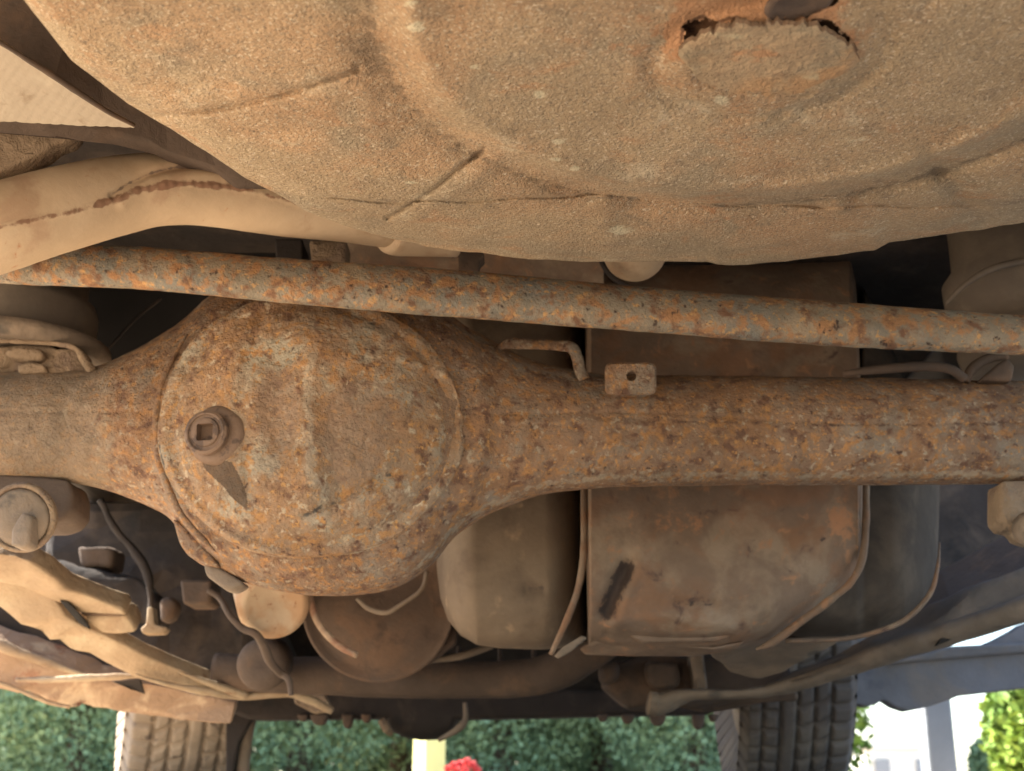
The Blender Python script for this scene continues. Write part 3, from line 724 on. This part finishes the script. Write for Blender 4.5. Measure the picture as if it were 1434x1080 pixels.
# --- fuel tank
TY = 1.98
tl = loft('fuel_tank', 'tank_end', car,
     [(608, 520), (614, 430), (640, 400), (700, 392), (822, 388)],
     [(608, 640), (612, 800), (617, 838), (627, 868), (645, 890), (668, 903), (700, 908), (760, 910), (795, 907), (822, 900)],
     TY, .20, 608, 822, nx=160, nf=80, e=.42, rough=.002, rscale=18, smoothline=False, endround=60,
     relief=lambda x, y: ridge(x, y, [(738, 826), (760, 826)], 6, -.006) - .004 * np.exp(-((x - 700) / 40) ** 2 - ((y - 880) / 12) ** 2),
     attrs={'crease_shade': lambda x, y: ridge(x, y, [(740, 826), (758, 826)], 6, .7)})  # small dent darkened in the colour as well as pressed in
TGB = [(818, 700), (824, 905), (860, 911), (920, 916), (990, 917), (1040, 908), (1080, 897), (1120, 873), (1160, 846), (1190, 822), (1203, 800), (1209, 760), (1212, 690)]
guard = loft('tank_guard', 'tank', tl,
     [(812, 392), (900, 360), (1190, 352), (1199, 400), (1205, 520), (1212, 660)], TGB, TY - .03, .225, 818, 1211, nx=200, nf=90, e=.45, rough=.0035, rscale=14, smoothline=False, endround=10,
     relief=lambda x, y: ridge(x, y, [(878, 795), (862, 825), (850, 856)], 11, -.018) + ridge(x, y, [(900, 780), (880, 830), (868, 870)], 12, .006) - ridge(x, y, [(945, 845), (1000, 845)], 6, .006)
            + ridge(x, y, [(860, 872), (930, 862), (1020, 878)], 10, .006) - ridge(x, y, [(850, 890), (940, 898), (1020, 895)], 7, .006),
     attrs={'crease_shade': lambda x, y: ridge(x, y, [(878, 795), (862, 825), (850, 856)], 16, .8) + ridge(x, y, [(950, 845), (995, 845)], 5, .6) + ridge(x, y, [(1150, 755), (1156, 756)], 5, .7),  # shade in the slot and dent put into colour, plus one dark dot
            'rusty': lambda x, y: .6 * np.exp(-((x - 1180) / 30) ** 2 - ((y - 730) / 50) ** 2) + .45 * np.exp(-((y - 735) / 30) ** 2 - ((x - 960) / 140) ** 2)},
     label='rusty brown steel guard round the tank')
tube('guard_rim', 'tank', tl, [(818, 560, 1.76, 4), (818, 690, 1.755, 5), (817, 780, 1.75, 5), (808, 830, 1.755, 5), (792, 872, 1.77, 4.5), (772, 916, 1.80, 4)], n=10, ns=10, rough=.001)
tube('guard_rim', 'tank', tl, [(1213, 560, 1.76, 4), (1213, 690, 1.745, 5), (1209, 775, 1.75, 5), (1192, 815, 1.755, 5), (1160, 842, 1.765, 5.5), (1120, 872, 1.785, 5.5), (1082, 900, 1.81, 5), (1060, 909, 1.83, 2)], n=10, ns=10, rough=.002)
shell = loft('tank_shield', 'black_plastic', tl,
     [(1080, 640), (1200, 500), (1210, 400), (1300, 600), (1316, 640)],
     [(1080, 898), (1120, 895), (1180, 893), (1230, 883), (1266, 867), (1292, 845), (1306, 815), (1313, 780), (1316, 700)], 2.0, .20, 1080, 1316, nx=140, nf=80, e=.5, rough=.001, smoothline=False, endround=70,
     label='dark plastic shield at the tank side')
tube('shield_lip', 'tank', tl, [(1316, 760, 1.85, 1), (1313, 795, 1.82, 2.5), (1302, 832, 1.82, 3.5), (1270, 866, 1.83, 3.5), (1230, 884, 1.84, 3.5), (1180, 895, 1.85, 3), (1100, 898, 1.86, 3)], n=8, ns=8)
prism('tank_strap', 'grey_metal', tl, [(776, 918, 1.80), (788, 906, 1.79), (815, 890, 1.79), (823, 893, 1.79), (800, 912, 1.80), (782, 922, 1.80)], .01, .002)
prism('skid_flange', 'tank', tl, [(812, 908, 1.82), (840, 894, 1.80), (880, 900, 1.80), (940, 904, 1.80), (1000, 906, 1.80), (1044, 898, 1.80), (1030, 910, 1.82), (975, 918, 1.84), (880, 918, 1.84), (820, 916, 1.84)], .015, .003)
prism('skid_lip', 'tank', tl, [(862, 880, 1.78), (940, 876, 1.78), (1028, 884, 1.78), (1022, 892, 1.78), (1005, 898, 1.78), (900, 900, 1.78)], .015, .004)
prism('jacking_plate', 'grey_metal', car, [(995, 913, 1.95), (1040, 906, 1.9), (1105, 893, 1.9), (1192, 890, 1.9), (1150, 910, 1.98), (1105, 938, 2.05), (1065, 950, 2.1), (1025, 940, 2.1), (1010, 925, 2.0)], .02, .004, rough=.01)

# --- things in front of the tank: crossmember, resonator, canister, lines
prism('resonator_rim', 'reson', car, O(2.06, (434, 800), (640, 800), (640, 900), (600, 930), (545, 941), (500, 934), (462, 910), (440, 870)), .03, .008)
rc = V(532, 845, 2.05)
reson = lathe('resonator', 'reson', car, rc, (0, -1, -.35), [(.0, .035), (.09, .03), (.108, .02), (.114, .03), (.119, .03), (.120, .015), (.118, -.1)], 64, label='round rusty resonator end')
tube('ring_clamp', 'grey_metal', reson, [(500, 838, 1.95, 3), (516, 852, 1.95, 3.5), (540, 858, 1.95, 3.5), (560, 848, 1.95, 3), (590, 826, 1.95, 3), (598, 800, 1.95, 3)], n=6, ns=10)
can = lathe('canister', 'can', car, V(384, 848, 1.90), (.30, -1, -.42), [(.0, -.002), (.036, -.002), (.040, .001), (.0455, .0), (.051, -.004), (.0535, -.012), (.0535, -.11), (.0, -.11)], 64, label='pale round canister with rust freckles')
lathe('rubber_mount', 'brown', car, V(366, 932, 2.12), (0, -1, -.2), [(.0, .01), (.02, .012), (.036, .006), (.042, -.01), (.042, -.06)], 40)
tube('brake_hose', 'brown', car, [(292, 826, 1.9, 4), (308, 838, 1.9, 4.5), (322, 862, 1.88, 4.5), (340, 880, 1.88, 4.5), (358, 888, 1.88, 5), (370, 906, 1.9, 6), (378, 926, 1.92, 6), (392, 942, 1.95, 5), (404, 951, 1.95, 5), (408, 974, 1.95, 4)], n=8, ns=12, rough=.001)
tube('vacuum_line', 'orange_metal', car, [(432, 830, 1.93, 5), (440, 860, 1.93, 5), (454, 884, 1.93, 5), (476, 905, 1.93, 5), (500, 918, 1.93, 4)], n=6, ns=10)
tube('vent_line', 'grey_metal', car, [(600, 925, 2.15, 4), (640, 920, 2.15, 5), (668, 912, 2.15, 5), (690, 905, 2.15, 4)], n=6, ns=8)
tube('crossmember', 'brown', car, [(300, 938, 2.25, 22), (400, 945, 2.25, 24), (480, 948, 2.25, 25), (600, 952, 2.25, 24), (720, 951, 2.25, 24), (780, 938, 2.24, 26), (820, 915, 2.22, 26), (870, 880, 2.2, 24)], n=12, ns=24, rough=.003, rscale=18)
for x in (642, 747, 700):
    tube('stay', 'brown', car, [(x, 905, 2.3, 3), (x + 1, 945, 2.3, 4)], n=2, ns=8)
prism('gearbox_mount', 'brown', car, O(2.35, (850, 925), (905, 918), (1100, 915), (1120, 975), (1000, 990), (880, 990), (845, 960)), .1, .01, rough=.03)
prism('mount_web', 'grey_metal', car, O(2.30, (966, 912), (985, 912), (992, 965), (975, 968)), .05, .005)
prism('mount_pad', 'brown', car, O(2.31, (905, 925), (950, 925), (955, 960), (918, 966), (905, 950)), .05, .01, rough=.02)
prism('mount_pad', 'brown', car, O(2.30, (838, 930), (870, 928), (866, 955), (842, 958)), .05, .01)
tube('side_rail_lip', 'grey_metal', car, [(908, 985, 2.28, 14), (925, 986, 2.28, 13), (950, 977, 2.27, 10), (975, 973, 2.26, 7), (1040, 972, 2.25, 6), (1100, 962, 2.24, 9), (1180, 936, 2.2, 12), (1260, 908, 2.15, 14), (1340, 884, 2.1, 15), (1420, 858, 2.05, 15), (1500, 826, 2.0, 16)], n=10, ns=16, flat=2.0, rough=.002)
# right side rail and panels behind it
prism('side_rail', 'grey_metal', car, [(1060, 960, 2.4), (1180, 915, 2.3), (1240, 880, 2.25), (1300, 850, 2.2), (1380, 815, 2.1), (1500, 770, 2.05), (1500, 815, 2.0), (1434, 838, 2.05), (1300, 880, 2.1), (1200, 925, 2.15), (1110, 955, 2.2)], .06, .008, rough=.012)
prism('inner_sill', 'dark', car, O(2.9, (1250, 520), (1700, 520), (1700, 800), (1434, 850), (1330, 890), (1250, 900)), .05, .005)
prism('inner_sill', 'dark', car, O(2.9, (-300, 520), (120, 520), (200, 860), (150, 900), (-300, 800)), .05, .005)
prism('floor_stiffener', 'brown', car, [(1316, 800, 2.6), (1500, 700, 2.4), (1500, 790, 2.3), (1434, 800, 2.3), (1330, 850, 2.4), (1290, 862, 2.5)], .05, .008)
prism('rail_recess_shade', 'black', car, [(1310, 905, 2.085), (1332, 896, 2.08), (1352, 880, 2.075), (1340, 878, 2.078), (1322, 884, 2.08), (1318, 894, 2.082)], .01, .002)  # flat black plate painting the shade inside the recess

# fender liner with the bright slot: two plates joined round the gap
LY = 2.75
prism('fender_liner', 'liner', car, O(LY, (1000, 960), (1100, 958), (1200, 930), (1300, 903), (1322, 907), (1350, 909), (1372, 905), (1400, 893), (1424, 880), (1434, 873), (1560, 830),
      (1560, 950), (1434, 964), (1345, 974), (1330, 980), (1296, 991), (1272, 996), (1254, 990), (1240, 981), (1236, 980), (1228, 986), (1214, 990), (1204, 986), (1000, 992)), .05, .004)
prism('fender_liner', 'liner', car, O(LY + .06, (1180, 860), (1300, 850), (1434, 780), (1560, 740), (1560, 820), (1434, 862), (1424, 868), (1380, 880), (1330, 897), (1318, 903), (1250, 920), (1180, 935)), .05, .004)
prism('liner_rib', 'liner', car, [(1240, 930, LY - .03), (1330, 905, LY - .03), (1434, 900, LY - .03), (1560, 890, LY - .03), (1560, 905, LY - .02), (1434, 914, LY - .02), (1300, 925, LY - .02)], .03, .006)

# --- front beam, oil pan, bolts
box('bulkhead', 'dark', car, (BX0 + .25, 3.02, float(V(717, 985, 3.02).z)), (BX1 - .25, 3.06, .80), .005)
prism('front_beam', 'dark', car, O(2.62, (318, 960), (560, 968), (1010, 965), (1010, 985), (996, 1000), (860, 1002), (700, 1006), (640, 1007), (500, 1006), (350, 1008), (322, 998)), .08, .008)
loft('oil_pan', 'dark', car, [(536, 960), (646, 960)], [(536, 1008), (548, 1024), (566, 1033), (590, 1037), (612, 1036), (632, 1028), (646, 1008)], 2.72, .10, 536, 646, nx=50, nf=30, e=.6, smoothline=False, endround=12)
tube('pan_rib', 'grey_metal', car, [(651, 984, 2.58, 3), (652, 1006, 2.58, 4), (645, 1018, 2.58, 5), (630, 1028, 2.60, 4), (615, 1036, 2.62, 3)], n=6, ns=10)
tube('pan_rib', 'mud', car, [(534, 1008, 2.60, 5), (541, 1020, 2.60, 6), (548, 1028, 2.61, 4)], n=5, ns=10)
for x, y, w, hh in ((446, 1012, 13, 8), (486, 1016, 8, 10), (512, 1010, 7, 5), (880, 1010, 10, 8), (922, 1012, 12, 10), (979, 1016, 9, 12), (1000, 1008, 6, 6), (845, 1008, 8, 6), (423, 1008, 8, 5)):
    prism('beam_bolt', 'brown', car, O(2.6, (x - w, 1000), (x + w, 1000), (x + w * .8, y - 2), (x + w * .35, y + hh * .45), (x - w * .4, y + hh * .4), (x - w * .8, y - 3)), .03, .004)
prism('beam_bracket', 'mud', car, O(2.5, (410, 966), (455, 972), (468, 996), (440, 1000), (412, 985)), .02, .004)

# --- left front arms, bright with dust
prism('gearbox', 'dark', car, O(2.5, (60, 700), (330, 700), (400, 930), (330, 965), (200, 935), (60, 840)), .2, .02, rough=.05)
prism('transfer_block', 'brown', car, O(2.35, (108, 762), (150, 763), (160, 770), (156, 796), (110, 794)), .08, .01, rough=.02)
prism('transfer_block', 'dark', car, O(2.33, (60, 780), (110, 794), (190, 806), (226, 836), (222, 870), (180, 866), (120, 838)), .1, .012, rough=.04)
prism('transfer_block', 'brown', car, O(2.2, (252, 812), (296, 812), (296, 840), (290, 846), (256, 846)), .08, .008)
tube('linkage', 'dark', car, [(140, 700, 2.3, 5), (160, 738, 2.3, 5), (182, 765, 2.3, 6), (204, 796, 2.3, 7), (211, 830, 2.3, 4), (211, 866, 2.3, 4)], n=6, ns=12, rough=.004)
prism('bolt_foot', 'sand', car, O(2.15, (206, 850), (214, 850), (216, 874), (234, 879), (228, 887), (200, 888), (196, 880), (204, 874)), .03, .003)
prism('transfer_block', 'brown', car, O(2.25, (222, 838), (240, 834), (248, 846), (240, 866), (224, 872)), .05, .008)
# upper bright arm
prism('control_arm', 'sand', car, [(-60, 765, 1.85), (0, 778, 1.86), (20, 781, 1.87), (42, 788, 1.88), (60, 797, 1.9), (76, 810, 1.92), (92, 823, 1.94), (118, 834, 1.97), (150, 846, 2.0), (172, 852, 2.02), (177, 862, 2.03), (112, 858, 2.03), (104, 852, 2.02), (70, 838, 2.0), (30, 822, 1.96), (-60, 805, 1.92)], .04, .004, rough=.003, ext=(0, .7, .7))
prism('control_arm', 'sand', car, [(-60, 808, 1.93), (0, 812, 1.95), (40, 822, 1.98), (78, 841, 2.0), (92, 862, 2.02), (110, 875, 2.04), (130, 884, 2.06), (160, 896, 2.09), (196, 915, 2.13), (240, 935, 2.18), (300, 958, 2.24), (336, 972, 2.28), (330, 979, 2.28), (280, 975, 2.24), (230, 962, 2.2), (190, 950, 2.17), (150, 930, 2.14), (125, 916, 2.12), (108, 912, 2.11), (98, 909, 2.1), (84, 897, 2.08), (70, 894, 2.06), (58, 884, 2.05), (30, 872, 2.02), (0, 850, 2.0), (-60, 820, 1.96)], .03, .003, rough=.003, ext=(0, .7, .7))
tube('arm_flange', 'sand', car, [(190, 944, 2.15, 1), (230, 957, 2.18, 3), (290, 968, 2.22, 5), (340, 976, 2.26, 5), (400, 970, 2.28, 6), (430, 978, 2.3, 6), (465, 996, 2.32, 5)], n=8, ns=12, rough=.002)
tube('arm_tip', 'sand', car, [(250, 941, 2.18, 1), (300, 959, 2.22, 5), (345, 974, 2.26, 6)], n=8, ns=12)
prism('arm_plate', 'sand', car, [(118, 862, 2.05), (176, 863, 2.05), (184, 868, 2.06), (192, 886, 2.07), (165, 889, 2.08), (142, 888, 2.08), (124, 878, 2.06)], .04, .006, rough=.006, ext=(0, .7, .7))
box('arm_bracket', 'brown', car, V(112, 861, 2.04), V(176, 853, 2.06), .004)
prism('arm_slot_shade', 'black', car, [(82, 840, 1.99), (96, 844, 1.99), (110, 858, 2.01), (122, 872, 2.03), (125, 881, 2.04), (112, 874, 2.04), (98, 860, 2.02)], .01, .002)  # black plate standing in for the shaded slot opening
# outer sill, left
prism('outer_rail', 'dark', car, [(-60, 790, 2.3), (0, 830, 2.3), (60, 862, 2.32), (140, 900, 2.35), (200, 930, 2.36), (250, 962, 2.38), (180, 972, 2.36), (100, 944, 2.34), (0, 905, 2.3), (-60, 880, 2.3)], .05, .006)
sill = prism('sill', 'orange_metal', car, [(-60, 875, 2.25), (0, 899, 2.25), (50, 917, 2.27), (100, 936, 2.29), (132, 950, 2.31), (180, 955, 2.34), (210, 960, 2.36), (330, 985, 2.4), (325, 1010, 2.4), (230, 1008, 2.4), (170, 996, 2.38), (130, 985, 2.36), (118, 985, 2.34), (110, 990, 2.33), (98, 993, 2.33), (60, 985, 2.32), (35, 972, 2.3), (0, 966, 2.3), (-60, 950, 2.3)], .05, .006, rough=.025, ext=(0, .8, .6))
tube('sill_lip', 'sand', sill, [(-50, 942, 2.26, 3), (0, 957, 2.275, 3), (40, 972, 2.29, 3), (70, 984, 2.305, 3), (98, 990, 2.31, 3)], n=6, ns=10, rough=.003)
tube('sill_lip', 'sand', sill, [(22, 952, 2.24, 3), (60, 952, 2.24, 4), (110, 950, 2.24, 5), (160, 948, 2.25, 4), (200, 947, 2.26, 2)], n=6, ns=10, rough=.003)
tube('sill_lip', 'sand', sill, [(-50, 880, 2.24, 8), (0, 904, 2.24, 8), (60, 926, 2.26, 6), (130, 950, 2.29, 3)], n=6, ns=10, rough=.003)
prism('sill_slot_shade', 'dark', sill, [(155, 954, 2.28), (196, 951, 2.28), (202, 972, 2.30), (185, 966, 2.29)], .01, .002)  # dark plate standing in for shade inside the sill slot
prism('arch_lip', 'mud', car, O(2.5, (150, 965), (330, 960), (322, 1000), (170, 998)), .04, .008, rough=.03)

# --- wheels
RT = .44
def tyre_mesh():
    nb_ = 60; nth = nb_ * 12; W = .236
    prof_x = np.concatenate([[-.06], np.linspace(-.118, .118, 74), [.06]])
    th = np.linspace(0, 2 * math.pi, nth, endpoint=False)
    X, T = np.meshgrid(prof_x, th, indexing='xy')
    r = RT - .012 * (np.abs(X) / .118) ** 2 - .03 * sstep(.100, .118, np.abs(X))
    ph = T / (2 * math.pi) * nb_
    g = np.zeros_like(X)
    for gx in (-.062, -.028, .006, .040, .075):          # circumferential grooves
        g = np.maximum(g, np.exp(-((X - gx) / .0042) ** 2))
    zone = np.digitize(X, [-.062, -.028, .006, .040, .075])
    slant = np.choose(zone, [0.0, 14.0, 8.0, -10.0, 0.0, 4.0])
    off = np.choose(zone, [0.0, .4, .1, .7, .3, .05])
    fr = (ph + X * slant + off) % 1.0
    lat_ = np.exp(-((fr - .5) / .12) ** 2) * np.where(zone == 3, .0, 1.0)
    g = np.maximum(g, lat_ * (np.abs(X) < .116))
    r = r - .013 * g
    r[:, 0] = RT - .15; r[:, -1] = RT - .15
    pts = np.stack([X, r * np.cos(T), r * np.sin(T)], -1)
    me = grid_mesh('tyre', pts, wrap_u=True)
    return fixn(me)
tyre_me = tyre_mesh()
def rim_mesh():
    prof = [(.29, -.09), (.30, -.105), (.275, -.10), (.26, -.06), (.20, -.02), (.10, -.01), (.08, -.04), (.0, -.045)]
    prof = [(.0, .10), (.20, .10), (.285, .085), (.29, .02)] + [(.29, -.02)] + prof
    a = np.linspace(0, 2 * math.pi, 48, endpoint=False); pr = np.array(prof)
    pts = np.stack([np.repeat(pr[:, 1][:, None], 48, 1), pr[:, 0][:, None] * np.cos(a), pr[:, 0][:, None] * np.sin(a)], -1)
    return fixn(grid_mesh('rim', pts, wrap_v=True))
rim_me = rim_mesh()
for m_ in (tyre_me, rim_me): m_.polygons.foreach_set('use_smooth', [True] * len(m_.polygons))
shaded_tyre = None
def wheel(x, y, z, label=None, flip=False):
    w = bpy.data.objects.new('wheel', None); COL.objects.link(w); w.parent = car
    w.location = (x - CX, y - 2.2, z)
    w.rotation_euler = (0, 0, math.radians(-4) + math.pi if flip else math.radians(18))
    if label: w['label'] = label
    global shaded_tyre
    if flip and shaded_tyre is None:
        shaded_tyre = tyre_me.copy(); shaded_tyre.materials.clear(); shaded_tyre.materials.append(M['tyre_shaded'])
    for nm, me_, mt in (('tyre', shaded_tyre if flip else tyre_me, 'tyre'), ('rim', rim_me, 'grey_metal')):
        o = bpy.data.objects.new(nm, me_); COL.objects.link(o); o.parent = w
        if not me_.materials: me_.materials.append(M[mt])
xl = float(P(238, 1040, 2.7)[0]); xr = float(P(1128, 1040, 2.7)[0])
wheel(xl - .075, 3.02, RT, 'left front wheel, sunlit along its outer edge')
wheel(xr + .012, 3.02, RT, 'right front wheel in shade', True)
tube('shock_absorber', 'grey_metal', car, [(352, 990, 2.75, 9), (342, 1050, 2.75, 9), (338, 1120, 2.75, 9)], n=4, ns=14)
prism('steering_bracket', 'dark', car, O(2.72, (316, 985), (372, 990), (350, 1012), (335, 1040), (326, 1085), (316, 1100)), .03, .005)

# ------------------------------------------------------------------ surroundings
leafm = mat('leaf_green', (.19, .29, .16), [((.24, .34, .17), 1.2, .45, .6, 3, .2), ((.15, .24, .155), 3, .55, .7, 3, .2)], bumps=(), rough=.6, vary=.3, vscale=2)
leaf_y = mat('leaf_yellow_green', (.22, .32, .05), [((.12, .2, .04), 3, .5, .6, 3, .2)], bumps=(), rough=.6, vary=.3, vscale=3)
barkm = mat('bark', (.09, .065, .045), bumps=((20, .6, .02),))
def leaf_cloud(name, c, rad, n, size, gaps=.30):
    c = np.array(c); rad = np.array(rad)
    pts = rng.normal(size=(n * 2, 3)); pts /= np.linalg.norm(pts, axis=1)[:, None]
    pts *= (rng.rand(n * 2, 1) ** .45)
    q = pts * rad + c
    keep = fbm(q, 1.6, 3) > -gaps
    q = q[keep][:n]
    n = len(q)
    a = rng.normal(size=(n, 3)); a /= np.linalg.norm(a, axis=1)[:, None]
    b = np.cross(a, rng.normal(size=(n, 3))); b /= np.linalg.norm(b, axis=1)[:, None]
    s = size * (.6 + .8 * rng.rand(n, 1))
    v = np.stack([q - a * s, q + b * s * .5, q + a * s, q - b * s * .5], 1).reshape(-1, 3)
    me = bpy.data.meshes.new(name)
    me.from_pydata(v.tolist(), [], np.arange(4 * n).reshape(n, 4).tolist())
    return me
def tree(px, Y, hgt, wid, label, mat_=None, n=5000, name='tree', cat='tree', trunk=True, group='trees beyond the car', size=.03):
    x = float(P(px, 1040, Y)[0])
    t = thing(name, (x, Y, 0), label, cat, group)
    WL = Vector((x, Y, 0))
    me = leaf_cloud('crown', (x, Y, hgt * .5), (wid, wid * .8, hgt * .52), n, size)
    link('crown', me, t, mat_ or leafm, smooth=False)
    if trunk:
        pts = []
        lathe('trunk', barkm, t, (x, Y, 0), (0.03, .02, 1), [(.14, 0), (.11, .4), (.09, hgt * .4), (.05, hgt * .8), (.0, hgt * .85)], 10)
    return t
tree(-60, 13.0, 5.2, 1.8, 'leafy green tree at the far left, beyond the sill and left tyre', n=42000)
tree(110, 12.0, 3.4, 1.25, 'bushy tree left of the white-edged front tyre', n=42000)
tree(420, 12.5, 3.8, 1.35, 'bushy tree just right of the left front tyre', n=42000)
tree(560, 14.0, 4.6, 1.5, 'green tree behind the yellow post', n=42000)
tree(700, 12.8, 3.2, 1.3, 'green tree right of the yellow post, above the red flowers', n=42000)
tree(840, 13.6, 4.2, 1.4, 'green tree below the middle of the front beam', n=42000)
tree(970, 12.2, 3.4, 1.2, 'green tree left of the shaded right front tyre', n=42000)
tree(300, 16.5, 5.5, 2.2, 'tall tree behind the left front tyre', n=30000, size=.11)
tree(760, 17.5, 5.5, 2.8, 'broad dark tree behind the others in the middle', n=30000, size=.11)
tree(80, 18.0, 6.0, 2.4, 'tallest dark tree far behind the left sill', n=30000, size=.12)
tree(520, 18.5, 6.0, 2.6, 'wide tree behind the yellow post and its neighbours', n=30000, size=.12)
tree(960, 18.0, 5.8, 1.9, 'tall tree behind the one beside the shaded tyre', n=30000, size=.12)
tree(1195, 12.0, 2.6, .22, 'slim yellow-green shrub at the outer edge of the right front tyre', leaf_y, 1500, 'shrub', 'shrub', False, 'shrubs at the right', .05)
tree(1447, 7.0, .66, .26, 'bright yellow-green shrub at the right edge', leaf_y, 3500, 'shrub', 'shrub', False, 'shrubs at the right', .035)
tree(1388, 16.0, .62, .30, 'low green bush between the grey post and the yellow-green shrub', leafm, 1800, 'shrub', 'shrub', False, 'shrubs at the right', .05)

yel = mat('yellow_painted_post', (.62, .60, .26), bumps=(), rough=.5, vary=.08)
x0 = float(P(601, 1060, 7.0)[0])
post = box('post', yel, None, (x0 - .062, 7.0 - .062, 0), (x0 + .062, 7.0 + .062, 2.1), .006, rot=Matrix.Rotation(math.radians(38), 3, 'Z'))
post['label'] = 'pale yellow square post standing under the dark oil pan'; post['category'] = 'post'
gpm = mat('haze_tinted_post', (.21, .235, .27), bumps=((20, .3, .01),), vary=.12)  # blue of the lens flare is put into the post colour
x0, x1 = float(P(1297, 1020, 3.9)[0]), float(P(1336, 1020, 3.9)[0])
gp = box('pillar', gpm, None, (x0, 3.9, 0), (x1, 3.99, 1.9), .008)
gp['label'] = 'grey-blue pillar between two bright gaps beside the right front tyre'; gp['category'] = 'pillar'

# red flowers beyond
fl = thing('flower_bush', (float(P(650, 1090, 6.0)[0]), 6.0, 0), 'low bush with red flowers right of the yellow post', 'flower bush')
fx0 = float(P(648, 1080, 6.0)[0])
link('foliage', leaf_cloud('foliage', (fx0, 6.0, .03), (.13, .1, .08), 500, .03), fl, leafm, smooth=False)
redm = mat('red_petals', (.70, .09, .09), bumps=(), rough=.5, vary=.2)
blos = leaf_cloud('blossom', (0, 0, 0), (.018, .018, .013), 60, .012)
blos.materials.append(redm)
for px_, py_ in ((628, 1077), (636, 1072), (645, 1070), (654, 1067), (662, 1071), (640, 1080), (652, 1078), (668, 1078)):
    o = bpy.data.objects.new('blossom', blos); COL.objects.link(o); o.parent = fl
    o.location = V(px_, py_, 5.9 + random.random() * .2) - WORLD_LOC[fl.name]

# white house far right
wm = mat('white_render', (.80, .80, .78), bumps=(), vary=.03)
hs = thing('house', (float(P(1255, 1080, 22)[0]), 24, 0), 'low white house glaring in the bright gap right of the tyre', 'house')
hx0, hx1 = float(P(1214, 1080, 22)[0]), float(P(1316, 1080, 22)[0])
zt = float(P(1250, 1050, 22)[2])
box('wall', wm, hs, (hx0, 22, 0), (hx1, 26, zt), .02)
box('roof', wm, hs, (hx0 - .1, 21.9, zt + .002), (hx1 + .1, 26.1, zt + .10), .02)
gl = mat('window_glass_grey', (.30, .33, .38), bumps=(), rough=.2, vary=.05)
for a_, b_ in ((1226, 1246), (1284, 1292)):
    box('window', gl, hs, (float(P(a_, 1080, 22)[0]), 21.96, .12), (float(P(b_, 1080, 22)[0]), 21.99, float(P(1250, 1064, 22)[2])), .005)
